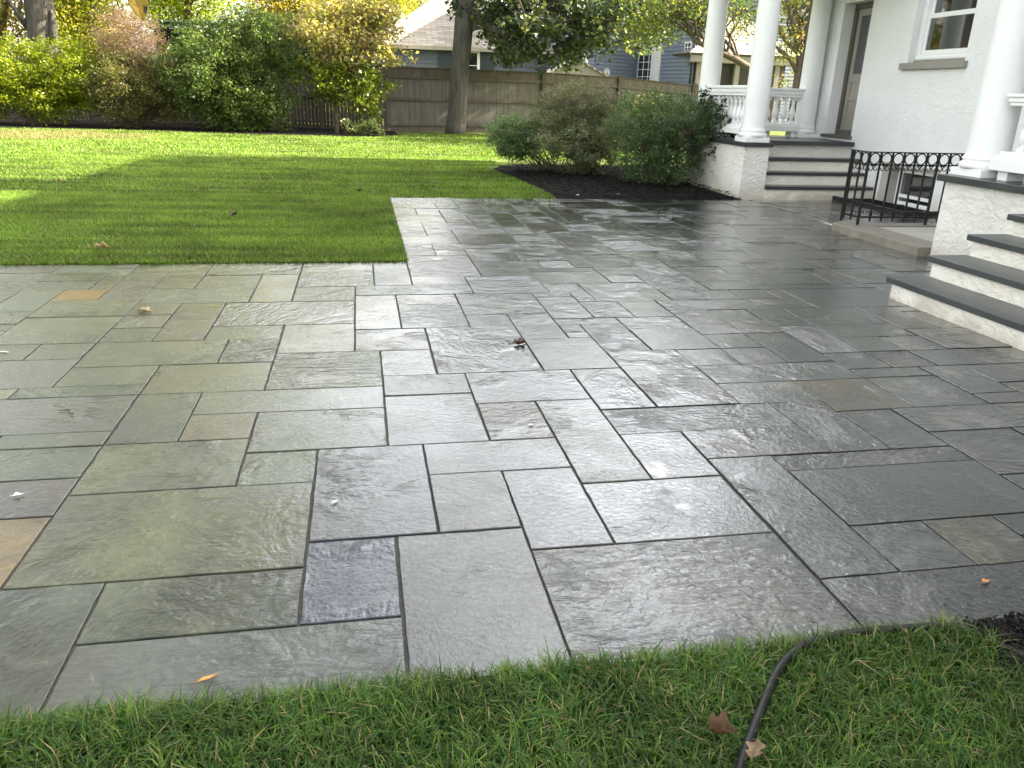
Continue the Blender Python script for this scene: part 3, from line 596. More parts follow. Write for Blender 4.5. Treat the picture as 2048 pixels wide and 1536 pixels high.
def baluster_mesh(b, x, y, z, H, ax):
    k = H / .51; s = .040
    b.box((x - s, y - s, z), (x + s, y + s, z + .052 * k))
    b.lathe([(r * 1.12, zz * k) for r, zz in BAL], (x, y, z), 14)
    b.box((x - s, y - s, z + .458 * k), (x + s, y + s, z + H))
def balustrade(ax, c, a0, a1, zf, zb0, zb1, zt0, zt1, step, ends=(0, 0)):
    """ax 'x' or 'y': runs along that axis from a0 to a1, centred on c in the other"""
    def bx_(b, l0, l1, hw, z0, z1):
        if ax == 'y': b.box((c - hw, l0, z0), (c + hw, l1, z1))
        else: b.box((l0, c - hw, z0), (l1, c + hw, z1))
    t = MB(); h = zt1 - zt0
    bx_(t, a0, a1, .085, zt0, zt0 + h * .3); bx_(t, a0 - .012, a1 + .012, .10, zt0 + h * .3, zt0 + h * .72); bx_(t, a0 - .03, a1 + .03, .118, zt0 + h * .72, zt1)
    top = t.build('balustrade', M_WHITE, house, .006)
    q = MB(); h = zb1 - zb0
    bx_(q, a0 - .01, a1 + .01, .15, zb0, zb0 + h * .62); bx_(q, a0 + .015, a1 - .015, .125, zb0 + h * .62, zb0 + h * .82); bx_(q, a0 + .03, a1 - .03, .10, zb0 + h * .82, zb1)
    q.build('base_rail', M_WHITE, top, .006)
    for p in (a0 + .12, a1 - .12):
        f = MB(); bx_(f, p - .06, p + .06, .09, zf, zb0); f.build('block_foot', M_WHITE, top)
    n = max(1, int((a1 - a0 - .1) / step)); p0 = (a0 + a1) / 2 - (n - 1) * step / 2
    m0 = MB()
    if ax == 'y': baluster_mesh(m0, c, p0, zb1, zt0 - zb1, ax)
    else: baluster_mesh(m0, p0, c, zb1, zt0 - zb1, ax)
    o0 = m0.build('baluster', M_WHITE, top)
    for k in range(1, n): copy_part(o0, (0, k * step, 0) if ax == 'y' else (k * step, 0, 0), top)
    return top
ZF = .86
column(6.14, 12.15, ZF, 2.55, .180, .158, .20, 'front column on the stucco pier beside the steps')
column(6.14, 14.02, ZF, 2.55, .180, .158, .20, 'column at the back corner of the far porch')
column(8.08, 14.02, ZF, 2.55, .180, .158, .20, 'column standing against the house wall beside the door')
balustrade('y', 6.14, 12.36, 13.84, ZF, .965, 1.10, 1.545, 1.70, .158)
balustrade('x', 14.02, 6.32, 7.97, ZF, .965, 1.10, 1.545, 1.70, .165)
# far porch body and floor
b = MB(); b.box((5.94, 11.95, -.1), (6.36, 14.3, .795)); b.box((6.36, 12.75, -.1), (XW - .002, 14.3, .795)); b.build('porch_base', M_STUC2, house)
b = MB(); b.box((5.90, 11.91, .795), (6.40, 14.36, ZF)); b.box((6.40, 12.64, .795), (XW - .002, 14.36, ZF)); b.build('porch_floor', M_BLUESTEP, house, .006)
b = MB(); b.box((5.72, 11.7, 3.49), (XW - .002, 14.5, 3.85)); b.box((5.6, 11.58, 3.85), (XW - .002, 14.62, 3.98)); b.build('porch_roof', M_WHITE, house)
b = MB(); b.box((8.10, 14.33, .0), (8.26, 14.47, 7.1)); b.build('downspout', M_DOWN, house)
# near porch
b = MB(); b.box((5.80, -4, -.1), (XW - .002, 7.2, .775)); b.build('porch_base', M_STUC2, house)
b = MB(); b.box((5.735, -4.05, .775), (XW - .002, 7.265, .84)); b.build('porch_floor', M_BLUESTEP, house, .006)
for y in (7.05, 5.33): column(6.08, y, .84, 2.6, .195, .172, .21, 'thick column at the corner of the near porch' if y > 7 else None)
balustrade('y', 6.06, 5.62, 6.80, .84, .925, 1.10, 1.505, 1.61, .195)
b = MB(); b.box((5.72, -4.1, 3.515), (XW - .002, 7.4, 3.9)); b.box((5.6, -4.2, 3.9), (XW - .002, 7.52, 4.03)); b.build('porch_roof', M_WHITE, house)

# the two flights of steps
def step_flight(name, label, specs, group=None):
    t = thing(name, label, 'steps', specs[0][0])
    for (x0, y0, z0), (x1, y1, z1), rise, ov in specs:
        b = MB(); b.cbox((x0, y0, z1 - .048), (x1, y1, z1), .004); b.build('tread', M_BLUESTEP, t)
        r = MB(); r.box(rise[0], rise[1]); r.build('riser', M_RISER, t)
    return t
sp = []
for k, (x, z) in enumerate(((4.185, .172), (4.515, .342), (4.845, .512), (5.175, .676))):
    xe = 5.799 if k == 3 else x + .37
    sp.append(((x, 1.2, z - .05), (xe, 5.64, z), ((x + .035, 1.24, -.05 if k == 0 else z - .172), (5.798, 5.60, z - .05)), .03))
# keep the bodies from overlapping: each riser is a slab of its own height
sp2 = []
for k, s_ in enumerate(sp):
    (a, c, r, o_) = s_; z = c[2]; zl = -.05 if k == 0 else sp[k - 1][1][2] + .0
    sp2.append((a, c, ((r[0][0], r[0][1], zl), (r[1][0], r[1][1], z - .048)), o_))
step_flight('entrance_steps', 'wide bluestone steps with cream stucco risers climbing to the near porch', sp2)
sp = []
for k, (y, z) in enumerate(((11.90, .195), (12.15, .395), (12.40, .60), (12.645, .858))):
    if k == 3: continue
    ye = y + .29; zl = -.05 if k == 0 else (.195, .395, .60)[k - 1]
    sp.append(((6.362, y, z - .05), (XW - .004, ye, z), ((6.362, y + .035, zl), (XW - .004, 12.748, z - .048)), .03))
step_flight('side_steps', 'narrower bluestone steps between stucco pier and house wall, below the grey door', sp)

# raised concrete landing with its stone edge, beside the near porch
t = thing('landing', 'low concrete landing with a brown stone edge beside the iron railing', 'landing', (6.9, 8, 0))
b = MB(); b.box((6.10, 7.201, -.05), (XW - .003, 8.62, .082)); b.build('slab', M_CONC, t)
b = MB(); b.prism([(5.70, 7.27), (6.098, 7.203), (6.098, 9.14), (5.70, 8.88)], -.05, .095); b.prism([(6.10, 8.622), (XW - .003, 8.622), (XW - .003, 8.86), (6.10, 8.86)], -.05, .095); b.build('stone_edge', M_CURB, t, .006)
t = thing('window_well', 'shallow dark window well along the white wall behind the railing', 'window well', (7.9, 11, 0))
b = MB(); b.box((7.58, 10.15, -.02), (7.62, 12.0, .055)); b.box((7.62, 11.94, -.02), (XW - .002, 12.0, .055)); b.box((7.62, 10.15, -.02), (XW - .002, 10.2, .055)); b.build('edging', M_IRON, t)
b = MB(); b.box((7.62, 10.2, -.02), (XW - .002, 11.94, .012)); b.build('gravel_floor', M_SOIL, t)

# wrought iron railing ----------------------------------------------
rail = thing('iron_railing', 'black wrought iron railing with a row of rings and scrolls, on the stone edge', 'railing', (5.93, 8.72, .095))
PTS = [(5.93, 9.07), (5.93, 8.72), (8.26, 8.72)]; ZT, ZR, ZB = .955, .805, .185
b = MB()
for a, c in zip(PTS, PTS[1:]):
    b.box((min(a[0], c[0]) - .02, min(a[1], c[1]) - .02, ZT - .012), (max(a[0], c[0]) + .02, max(a[1], c[1]) + .02, ZT))if a == PTS[0] else b.box((a[0] + .021, a[1] - .02, ZT - .012), (c[0], c[1] + .02, ZT))
b.build('top_rail', M_IRON, rail)
for z in (ZR, ZB):
    b = MB(); b.box((5.921, 8.729, z - .008), (5.939, 9.07, z + .008)); b.box((5.93, 8.711, z - .008), (8.26, 8.729, z + .008)); b.build('cross_rail', M_IRON, rail)
def ring_bm(b, c, r, ax, th=.008, frac=1.0, ph=0.0, n=18, shrink=0.0):
    pts = []
    for k in range(n + 1):
        q = ph + 2 * math.pi * frac * k / n; rr = r * (1 - shrink * k / n)
        pts.append((c[0] + rr * math.cos(q), c[1], c[2] + rr * math.sin(q)) if ax == 'x' else (c[0], c[1] + rr * math.cos(q), c[2] + rr * math.sin(q)))
    b.tube(pts, th, 6, cap=frac < 1)
def baseparts(ax):
    x, y = 5.93, 8.72
    o = {}
    b = MB(); b.box((x - .009, y - .009, ZB - .05), (x + .009, y + .009, ZT - .012)); o['bar'] = b.build('bar', M_IRON, rail)
    m = .155; d = (m / 2, 0) if ax == 'x' else (0, m / 2)
    b = MB(); ring_bm(b, (x + d[0], y + d[1], (ZT - .012 + ZR) / 2), .064, ax); o['ring'] = b.build('ring', M_IRON, rail)
    for nm_, sgn, zc in (('scroll', 1, ZR - .045), ('low_scroll', -1, ZB + .042)):
        b = MB()
        for s2 in (-1, 1):
            cc = (x + d[0] + (s2 * .034 if ax == 'x' else 0), y + d[1] + (0 if ax == 'x' else s2 * .034), zc)
            ring_bm(b, cc, .032, ax, .0055, .8 * s2, (math.pi / 2 if sgn > 0 else -math.pi / 2) , 12, .45)
        b.tube([(x + d[0] - (.034 if ax == 'x' else 0), y + d[1] - (0 if ax == 'x' else .034), zc + sgn * .032), (x + d[0] + (.034 if ax == 'x' else 0), y + d[1] + (0 if ax == 'x' else .034), zc + sgn * .032)], .0055, 6)
        o[nm_] = b.build('scroll', M_IRON, rail)
    return o
px_ = baseparts('x'); m = .155
for k in range(1, 16):
    copy_part(px_['bar'], (k * m, 0, 0), rail)
    if k < 15: copy_part(px_['ring'], (k * m, 0, 0), rail); [copy_part(px_[s_], (k * m, 0, 0), rail) for s_ in ('scroll', 'low_scroll')]
py_ = baseparts('y')
bpy.data.objects.remove(py_['bar'])
copy_part(py_['ring'], (0, m, 0), rail); [copy_part(py_[s_], (0, m, 0), rail) for s_ in ('scroll', 'low_scroll')]
copy_part(px_['bar'], (0, m, 0), rail); copy_part(px_['bar'], (0, 2 * m, 0), rail)
for p, z0 in (((5.93, 8.72), .095), ((5.93, 9.07), .095), ((6.86, 8.72), .095), ((7.79, 8.72), .095)):
    b = MB(); b.box((p[0] - .0125, p[1] - .0125, z0), (p[0] + .0125, p[1] + .0125, ZT - .0121)); b.build('post', M_IRON, rail)

# ================================================================== fences
def board_fence(name, label, pts, gap, m, pm, rails=True, cap=.30):
    """pts: (x, y, top); posts stand at the points, boards between"""
    t = thing(name, label, 'fence', (pts[0][0], pts[0][1], 0))
    for k, (x, y, z) in enumerate(pts):
        q = MB(); q.box((x - .075, y - .10, -.1), (x + .075, y + .05, z + .06)); q.box((x - .10, y - .125, z + .06), (x + .10, y + .075, z + .09)); q.build('post', pm, t)
    for (x0, y0, z0), (x1, y1, z1) in zip(pts, pts[1:]):
        Ln = math.hypot(x1 - x0, y1 - y0); n = int(Ln / .143); a = math.atan2(y1 - y0, x1 - x0); rot = Matrix.Rotation(a, 3, 'Z')
        q = MB()
        for i in range(n):
            f0, f1 = i / n, (i + 1) / n - gap / Ln
            zt = z0 + (z1 - z0) * f0 - cap + .05; dy = random.uniform(-.004, .004)
            q.box((x0 + f0 * Ln, y0 + dy, .03), (x0 + f1 * Ln, y0 + .022 + dy, zt), rot, (x0, y0, 0))
        p = q.build('panel', m, t)
        r = MB(); dz = (z1 - z0)
        def beam(za, zb, d0, d1):
            vs = []
            for xx, dz_ in ((x0 + .077, 0), (x0 + Ln - .077, dz)):
                for yy in (d0, d1):
                    for zz in (za, zb): vs.append(rot @ (Vector((xx, y0 + yy, zz + dz_)) - Vector((x0, y0, 0))) + Vector((x0, y0, 0)))
            r.add(vs, [(0, 1, 3, 2), (4, 6, 7, 5), (0, 4, 5, 1), (2, 3, 7, 6), (1, 5, 7, 3), (0, 2, 6, 4)])
        beam(z0 - cap + .02, z0, -.02, .012); beam(z0, z0 + .028, -.07, .06)
        beam(z0 - cap - .07, z0 - cap + .018, -.065, -.005)
        beam(z0 * .49, z0 * .49 + .09, -.065, -.005); beam(.20, .29, -.065, -.005); beam(.0, .14, -.03, -.004)
        r.build('rail', pm, p)
    return t
fr = []
for u, Y, v in ((768, 30.9, 133), (928, 31.4, 139.5), (1088, 31.9, 146), (1240, 32.5, 156), (1388, 33.2, 171), (1545, 34.0, 184)):
    p = at(u, v, Y); fr.append((p.x, p.y, p.z))
board_fence('board_fence', 'tall weathered grey board fence with rails and posts behind the maple trunk', fr, .003, M_BOARD, M_POST)
fl = []
for u, Y, v in ((764, 31.0, 133), (640, 31.9, 128), (500, 32.9, 124), (330, 33.6, 121), (160, 34.2, 120), (-20, 34.8, 119), (-220, 35.4, 118)):
    p = at(u, v, Y); fl.append((p.x, p.y, p.z))
fl = fl[::-1]; fl[-1] = (fr[0][0] - .17, fr[0][1] + .02, fr[0][2])
board_fence('board_fence', 'shaded board fence with light showing between its boards, behind the shrub row', fl, .02, M_POST, M_POST)

# ================================================================== neighbouring houses
def clap(b, p0, p1, z0, z1, c=.17):
    """clapboard wall from p0 to p1 (seen from its left-hand normal)"""
    p0 = Vector((p0[0], p0[1], 0)); p1 = Vector((p1[0], p1[1], 0)); d = (p1 - p0).normalized(); nrm = Vector((d.y, -d.x, 0)) * .04
    z = z0
    while z < z1 - .01:
        zt = min(z + c, z1); a = Vector((0, 0, z)); t = Vector((0, 0, zt))
        b.add([p0 + nrm + a, p1 + nrm + a, p1 + t, p0 + t, p0 + a, p1 + a], [(0, 1, 2, 3), (4, 5, 1, 0)]); z = zt
def uvroof(name, quads, m, parent, thick=.12):
    me = bpy.data.meshes.new(name); vs = []; fs = []; uvs = []
    for q in quads:
        q = [Vector(p) for p in q]; n = len(vs); vs += q; fs.append(tuple(range(n, n + len(q))))
        e = (q[1] - q[0]).normalized(); nn = e.cross(q[2] - q[0]).normalized(); f = nn.cross(e)
        uvs += [((p - q[0]).dot(e), (p - q[0]).dot(f)) for p in q]
    me.from_pydata(vs, [], fs); uv = me.uv_layers.new(name='UVMap')
    for l, c in zip(uv.data, uvs): l.uv = c
    me.materials.append(m); o = bpy.data.objects.new(name, me); COL.objects.link(o)
    so = o.modifiers.new('solid', 'SOLIDIFY'); so.thickness = thick; so.offset = -1
    if parent is not None: o.parent = parent; o.matrix_parent_inverse = Matrix.Translation(-Vector(parent.location))
    return o
# slate grey ranch house with the pale hipped roof
Yr = 43.0
A = at(730, 87, Yr); B = at(1120, 104, Yr)
zr = A.z; xa, xb = A.x, B.x
ranch = thing('ranch_house', 'low slate blue ranch house with a pale hipped shingle roof behind the fence', 'house', (xa, Yr, 0))
b = MB(); clap(b, (xa + .5, Yr + .5), (xb - .5, Yr + .5), 0, zr, .25); clap(b, (xa + .5, Yr + 11), (xa + .5, Yr + .5), 0, zr, .25); clap(b, (xb - .5, Yr + .5), (xb - .5, Yr + 11), 0, zr, .25); b.build('wall', M_SIDE2, ranch)
b = MB(); b.box((xa, Yr - .03, zr - .16), (xb, Yr + .0, zr + .02)); b.box((xa, Yr, zr - .16), (xb, Yr + .5, zr - .14)); b.build('fascia', M_TAN, ranch)
hr = 5.6; k = math.tan(R_(31)); yb_ = Yr + 2 * hr; zz = zr + .02
c0, c1, c2, c3 = (xa, Yr, zz), (xb, Yr, zz), (xb, yb_, zz), (xa, yb_, zz); r0, r1 = (xa + hr, Yr + hr, zz + hr * k), (xb - hr, Yr + hr, zz + hr * k)
if r0[0] > r1[0]: r0 = r1 = ((xa + xb) / 2, Yr + hr, zz + hr * k)
uvroof('roof', [(c0, c1, r1, r0), (c2, c3, r0, r1), (c3, c0, r0), (c1, c2, r1)], M_ROOF, ranch)
def yrect(b, u0, v0, u1, v1, Y, t0=.0, t1=.05):
    p = at(u0, v0, Y); q = at(u1, v1, Y); b.box((min(p.x, q.x), Y - t1, min(p.z, q.z)), (max(p.x, q.x), Y - t0, max(p.z, q.z))); return p, q
b = MB(); yrect(b, 904, 100, 959, 152, Yr + .5, 0, .06); wq = b.build('window', M_WHITE, ranch)
b = MB(); yrect(b, 908, 106, 929, 148, Yr + .44, 0, .012); yrect(b, 934, 106, 954, 148, Yr + .44, 0, .012); b.build('pane', M_GLASS, wq)
b = MB(); yrect(b, 907, 129, 955, 132, Yr + .427, 0, .02); b.build('meeting_rail', M_WHITE, wq)
for u in (876, 961):
    b = MB(); p, q = yrect(b, u, 101, u + 27, 154, Yr + .47, 0, .04)
    for i in range(16):
        z = q.z + (p.z - q.z) * (i + .5) / 16; b.box((p.x + .06, Yr + .40, z - .02), (q.x - .06, Yr + .43, z + .02))
    b.build('shutter', M_SHUT, ranch)
# small far house at the left
hs = thing('distant_house', 'distant low house with pale roof edge behind the yellow trees', 'house', (-2, 62, 0))
p0 = at(540, 47, 60); p1 = at(765, 58, 60)
b = MB(); b.box((p0.x, 60.5, 0), (p1.x, 68, p0.z - .2)); b.build('wall', M_TAN, hs)
b = MB(); b.box((p0.x - .4, 59.95, p0.z - .25), (p1.x + .4, 60.02, p0.z)); b.build('fascia', M_WHITE, hs)
uvroof('roof', [((p0.x - .4, 60, p0.z), (p1.x + .4, 60, p0.z), (p1.x - 1, 65, p0.z + .7), (p0.x + 1, 65, p0.z + .7)), ((p1.x + .4, 69, p0.z), (p0.x - .4, 69, p0.z), (p0.x + 1, 65, p0.z + .7), (p1.x - 1, 65, p0.z + .7))], M_ROOF, hs)

# blue clapboard house
def wp(u, v, Y): return at(u, v, Y)
Ca, Cb, Cc = wp(1128, 150, 42.5), wp(1268, 155, 46.5), wp(1386, 160, 41.0)
blue = thing('blue_house', 'tall blue clapboard house with white window trim behind the fence', 'house', (Cb.x, Cb.y, 0))
Cd = wp(1660, 150, 45.5); dirn = (Vector((Cc.x, Cc.y, 0)) - Vector((Cb.x, Cb.y, 0))).normalized()
b = MB(); clap(b, Ca, Cb, 0, 8.6, .19); clap(b, Cb, Cc, 0, 8.6, .19); clap(b, (Cc.x, Cc.y), (Cc.x + 1.6, Cc.y + 4.5), 0, 8.6, .19); clap(b, (Cc.x + 1.6, Cc.y + 4.5), Cd, 0, 8.6, .19)
clap(b, (Ca.x + .5, Ca.y + 9), (Ca.x, Ca.y), 0, 8.6, .19); clap(b, Cd, (Cd.x + 1, Cd.y + 8), 0, 8.6, .19)
b.build('wall', M_SIDE, blue)
b = MB(); b.prism([(Ca.x - .4, Ca.y - .3), (Cb.x, Cb.y - .4), (Cc.x, Cc.y - .4), (Cd.x + .5, Cd.y - .4), (Cd.x + 1.4, Cd.y + 9), (Ca.x + .2, Ca.y + 9)], 8.6, 8.85); b.build('roof', M_ROOF2, blue)
def wall_rect(b, P, Q, u0, v0, u1, v1, t0, t1):
    """a slab on the wall P-Q whose outline the photo shows at (u0, v0)-(u1, v1)"""
    d = Vector((Q.x - P.x, Q.y - P.y, 0)).normalized(); n = Vector((d.y, -d.x, 0))
    def hit(u, v):
        r = Vector(M.T @ np.array([u - 1024.0, v - 768.0, F])); o = Vector((0, 0, CH)); t = (Vector((P.x, P.y, 0)) - o).dot(n) / r.dot(n)
        return o + r * t
    a, c = hit(u0, v0), hit(u1, v1); s0 = (a - Vector((P.x, P.y, 0))).dot(d); s1 = (c - Vector((P.x, P.y, 0))).dot(d); z0, z1 = min(a.z, c.z), max(a.z, c.z)
    O = Vector((P.x, P.y, 0)); vs = []
    for tt in (t0, t1):
        for s, z in ((s0, z0), (s1, z0), (s1, z1), (s0, z1)): vs.append(O + d * s + n * tt + Vector((0, 0, z)))
    b.add(vs, [(4, 5, 6, 7), (0, 1, 5, 4), (1, 2, 6, 5), (2, 3, 7, 6), (3, 0, 4, 7)])
    return O, d, n, s0, s1, z0, z1
def win_on(P, Q, u0, v0, u1, v1, cols, rows, arch=False):
    b = MB(); O, d, n, s0, s1, z0, z1 = wall_rect(b, P, Q, u0, v0, u1, v1, .03, .09); fr_ = b.build('window', M_WHITE, blue)
    m_ = min(.10, (s1 - s0) * .12); g = MB()
    g.add([O + d * s + n * .095 + Vector((0, 0, z)) for s, z in ((s0 + m_, z0 + m_), (s1 - m_, z0 + m_), (s1 - m_, z1 - m_), (s0 + m_, z1 - m_))], [(0, 1, 2, 3)]); g.build('pane', M_GLASS, fr_)
    g = MB()
    for i in range(1, cols):
        s = s0 + m_ + (s1 - s0 - 2 * m_) * i / cols; g.tube([O + d * s + n * .10 + Vector((0, 0, z0 + m_)), O + d * s + n * .10 + Vector((0, 0, z1 - m_))], .022, 4, smooth=False)
    for i in range(1, rows):
        z = z0 + m_ + (z1 - z0 - 2 * m_) * i / rows; g.tube([O + d * (s0 + m_) + n * .10 + Vector((0, 0, z)), O + d * (s1 - m_) + n * .10 + Vector((0, 0, z))], .022, 4, smooth=False)
    if arch:
        mid = (s0 + s1) / 2; rr = (s1 - s0) / 2 - m_ * .5
        g.tube([O + d * (mid + rr * math.cos(q)) + n * .10 + Vector((0, 0, z1 - rr - m_ * .5 + rr * math.sin(q))) for q in np.linspace(0, math.pi, 13)], .03, 5)
    g.build('muntin', M_WHITE, fr_)
win_on(Cb, Cc, 1281, 92, 1309, 172, 3, 5, True)
b = MB(); wall_rect(b, Cb, Cc, 1310, 70, 1318, 172, .03, .12); b.build('corner_board', M_WHITE, blue)
win_on(Cb, Cc, 1373, 84, 1384, 106, 2, 2)
win_on(Ca, Cb, 1136, 118, 1163, 158, 2, 3)
b = MB(); wall_rect(b, Ca, Cb, 1163, 112, 1171, 160, .03, .10); b.build('corner_board', M_WHITE, blue)
win_on(Ca, Cb, 1150, 8, 1180, 52, 2, 3); win_on(Cb, Cc, 1330, 8, 1356, 52, 2, 3)
q = wp(1382, 140, 41.0)
b = MB(); b.tube([(q.x, q.y - .12, 0), (q.x, q.y - .12, 8.5)], .055, 8); b.build('downspout', M_SHUT, blue)
b = MB(); q = wp(1190, 150, 44.2); b.tube([(q.x, q.y - .1, 0), (q.x, q.y - .1, 8.5)], .05, 8); b.build('downspout', M_SIDE, blue)
# screened porch of the blue house
S0, S1 = wp(1386, 105, 40.6), wp(1585, 118, 40.6); ze = S0.z
b = MB(); b.box((S0.x + .2, 41.2, 0), (S1.x, 41.24, ze)); b.build('screen', M_SCREEN, blue)
b = MB(); b.box((S0.x - .1, 40.6, ze - .42), (S1.x + .3, 40.66, ze)); b.box((S0.x - .1, 40.66, ze - .44), (S1.x + .3, 41.5, ze - .42)); b.build('porch_fascia', M_TAN, blue)
for u in (1395, 1472, 1552):
    p = wp(u, 150, 41.0); b = MB(); b.box((p.x - .13, 40.9, 0), (p.x + .13, 41.16, ze - .44)); b.build('porch_post', M_TAN, blue)
top0, top1 = (S0.x + 2.6, 43.6, ze + 1.95), (S1.x - 1.2, 43.6, ze + 1.95)
uvroof('porch_roof', [((S0.x - .2, 40.5, ze), (S1.x + .4, 40.5, ze), top1, top0), ((S0.x - .2, 44.6, ze), (S0.x - .2, 40.5, ze), top0)], M_ROOF, blue)
# little gabled roof just over the fence
gp = wp(1072, 148, 39.5); gq = wp(1122, 132, 39.5)
shed = thing('garden_shed', 'small shed roof peeping over the fence below the maple leaves', 'shed', (gp.x, 39.5, 0))
zl = 2.1; wd_ = gq.x - gp.x + .9
b = MB(); b.box((gp.x + .1, 39.7, 0), (gp.x + 2 * wd_ - .1, 42, zl)); b.build('wall', M_SIDE2, shed)
uvroof('roof', [((gp.x, 39.5, zl), (gp.x, 42.2, zl), (gp.x + wd_, 42.2, gq.z + .35), (gp.x + wd_, 39.5, gq.z + .35))[::-1], ((gp.x + 2 * wd_, 39.5, zl), (gp.x + 2 * wd_, 42.2, zl), (gp.x + wd_, 42.2, gq.z + .35), (gp.x + wd_, 39.5, gq.z + .35))], M_ROOF, shed, .08)
b = MB(); b.add([(gp.x + .1, 39.6, zl), (gp.x + 2 * wd_ - .1, 39.6, zl), (gp.x + wd_, 39.6, gq.z + .28), (gp.x + .1, 39.7, zl), (gp.x + 2 * wd_ - .1, 39.7, zl), (gp.x + wd_, 39.7, gq.z + .28)], [(0, 1, 2), (5, 4, 3), (0, 2, 5, 3), (1, 4, 5, 2)]); b.build('gable', M_TAN, shed)
# round wall clock
fr2 = (1212 - 1128) / 140.0
d = Vector((Cb.x - Ca.x, Cb.y - Ca.y, 0)).normalized(); n_ = Vector((d.y, -d.x, 0))
ray = Vector(M.T @ np.array([1212 - 1024.0, 147 - 768.0, F])); tt = (Vector((Ca.x, Ca.y, 0)) - Vector((0, 0, CH))).dot(n_) / ray.dot(n_); cc = Vector((0, 0, CH)) + ray * tt + n_ * .09
clock = thing('wall_clock', 'round white clock hanging on the blue clapboard wall', 'clock', cc)
def disc(b, c, r, off, th):
    k = 24; vs = []
    for o_ in (off, off + th):
        for i in range(k):
            q = 2 * math.pi * i / k; vs.append(c + d * (r * math.cos(q)) + Vector((0, 0, r * math.sin(q))) + n_ * o_)
    b.add(vs, [tuple(range(k, 2 * k)), tuple(reversed(range(k)))] + [(i, (i + 1) % k, k + (i + 1) % k, k + i) for i in range(k)])
b = MB(); disc(b, cc, .27, -.06, .05); b.build('dial', M_WHITE, clock)
b = MB()
for i in range(12):
    q = 2 * math.pi * i / 12; b.tube([cc + d * (r * math.cos(q)) + Vector((0, 0, r * math.sin(q))) for r in (.19, .24)], .014, 4)
b.build('hour_marks', M_DARKTRIM, clock)
b = MB(); b.tube([cc + n_ * .02, cc + n_ * .02 + d * (-.07) + Vector((0, 0, .10))], .018, 4); b.tube([cc + n_ * .02, cc + n_ * .02 + d * .05 + Vector((0, 0, -.17))], .014, 4); b.build('hand', M_DARKTRIM, clock)

# ================================================================== vegetation
def blob(u0, v0, u1, v1, Y, dep=None, w=1.0):
    """ellipsoid filling the photo's box (u0,v0)-(u1,v1) at depth Y"""
    c = at((u0 + u1) / 2, (v0 + v1) / 2, Y); a = at(u0, (v0 + v1) / 2, Y); b_ = at((u0 + u1) / 2, v0, Y); e = at((u0 + u1) / 2, v1, Y)
    rx = abs(c.x - a.x); rz = abs(b_.z - e.z) / 2
    return (c.x, Y, c.z, rx, dep or max(rx * .8, .3), rz, w)
def leaf_cloud(name, blobs, n, size, pal, parent, asp=.55, clusters=None, sig=None, gap=.28, droop=.2, shell=.36, zmin=.02, m=None, flat=.0, seed=0):
    """leaves gathered in clumps through the volume of the blobs; returns the clump centres"""
    r = np.random.default_rng(seed + 100)
    B = np.array([b[:6] for b in blobs], float); wts = np.array([(b[3] * b[4] * b[5]) ** .72 * b[6] for b in blobs]); wts /= wts.sum()
    nc = clusters or max(20, n // 40)
    k = r.choice(len(B), nc * 2, p=wts); dv = r.normal(size=(nc * 2, 3)); dv /= np.linalg.norm(dv, axis=1)[:, None]
    rad = r.random(nc * 2) ** shell
    rad *= 1 + .22 * (vnoise(dv[:, 0] * 3 + 9 + k, dv[:, 2] * 3 + 9 + dv[:, 1] * 2, 1.0, 21 + seed) - .5) * 2
    Cc = B[k, :3] + dv * rad[:, None] * B[k, 3:6] * 1.06
    keep = vnoise(Cc[:, 0] * 1.0 + 50, Cc[:, 2] * 1.6 + Cc[:, 1] + 50, 1.3 / max(.25, B[:, 3].mean() * .5), 31 + seed) > gap * r.random(nc * 2) * 1.3
    Cc = Cc[keep][:nc]; k = k[keep][:nc]; nc = len(Cc)
    sg = sig if sig is not None else size * 2.2
    ci = r.integers(0, nc, n); P = Cc[ci] + r.normal(size=(n, 3)) * sg * np.array([1, 1, .75])
    P = P[P[:, 2] > zmin]; ci = ci[:len(P)]; n = len(P)
    # leaf frames: normals favour the sky, tips hang a little
    nrm = r.normal(size=(n, 3)) * (1 - flat * .5); nrm[:, 2] = np.abs(nrm[:, 2]) + .35 + flat; nrm /= np.linalg.norm(nrm, axis=1)[:, None]
    t = r.normal(size=(n, 3)); t[:, 2] -= droop; t -= nrm * (t * nrm).sum(1)[:, None]; t /= np.linalg.norm(t, axis=1)[:, None] + 1e-9
    s = np.cross(nrm, t); ln = size * r.uniform(.55, 1.3, n)
    V = np.zeros((n, 4, 3), np.float32); fold = .12
    V[:, 0] = P - t * (ln * .5)[:, None]; V[:, 2] = P + t * (ln * .5)[:, None]
    V[:, 1] = P + s * (ln * asp * .5)[:, None] - t * (ln * .08)[:, None] + nrm * (ln * fold)[:, None]; V[:, 3] = P - s * (ln * asp * .5)[:, None] - t * (ln * .08)[:, None] + nrm * (ln * fold)[:, None]
    pal = np.array(pal); cl = r.integers(0, len(pal), nc)
    mixk = np.where(r.random(n) < .55, cl[ci], r.integers(0, len(pal), n)); C = pal[mixk] * r.uniform(.7, 1.3, (n, 1)) * (.85 + .3 * r.random(nc))[ci][:, None]
    raw_mesh(name, V.reshape(-1, 3), np.arange(n * 4).reshape(-1, 4), m or M_LEAF, parent, np.repeat(C, 4, 0))
    return Cc
def bend(a, b_, sag=.12, k=5, j=.04):
    a, b_ = Vector(a), Vector(b_); Ln = (b_ - a).length; out = []
    for i in range(k + 1):
        f = i / k; p = a.lerp(b_, f); p.z += sag * Ln * math.sin(math.pi * f) ; w_ = math.sin(math.pi * f) * j * Ln
        out.append(p + Vector((random.uniform(-w_, w_), random.uniform(-w_, w_), random.uniform(-w_, w_) * .5)))
    return out
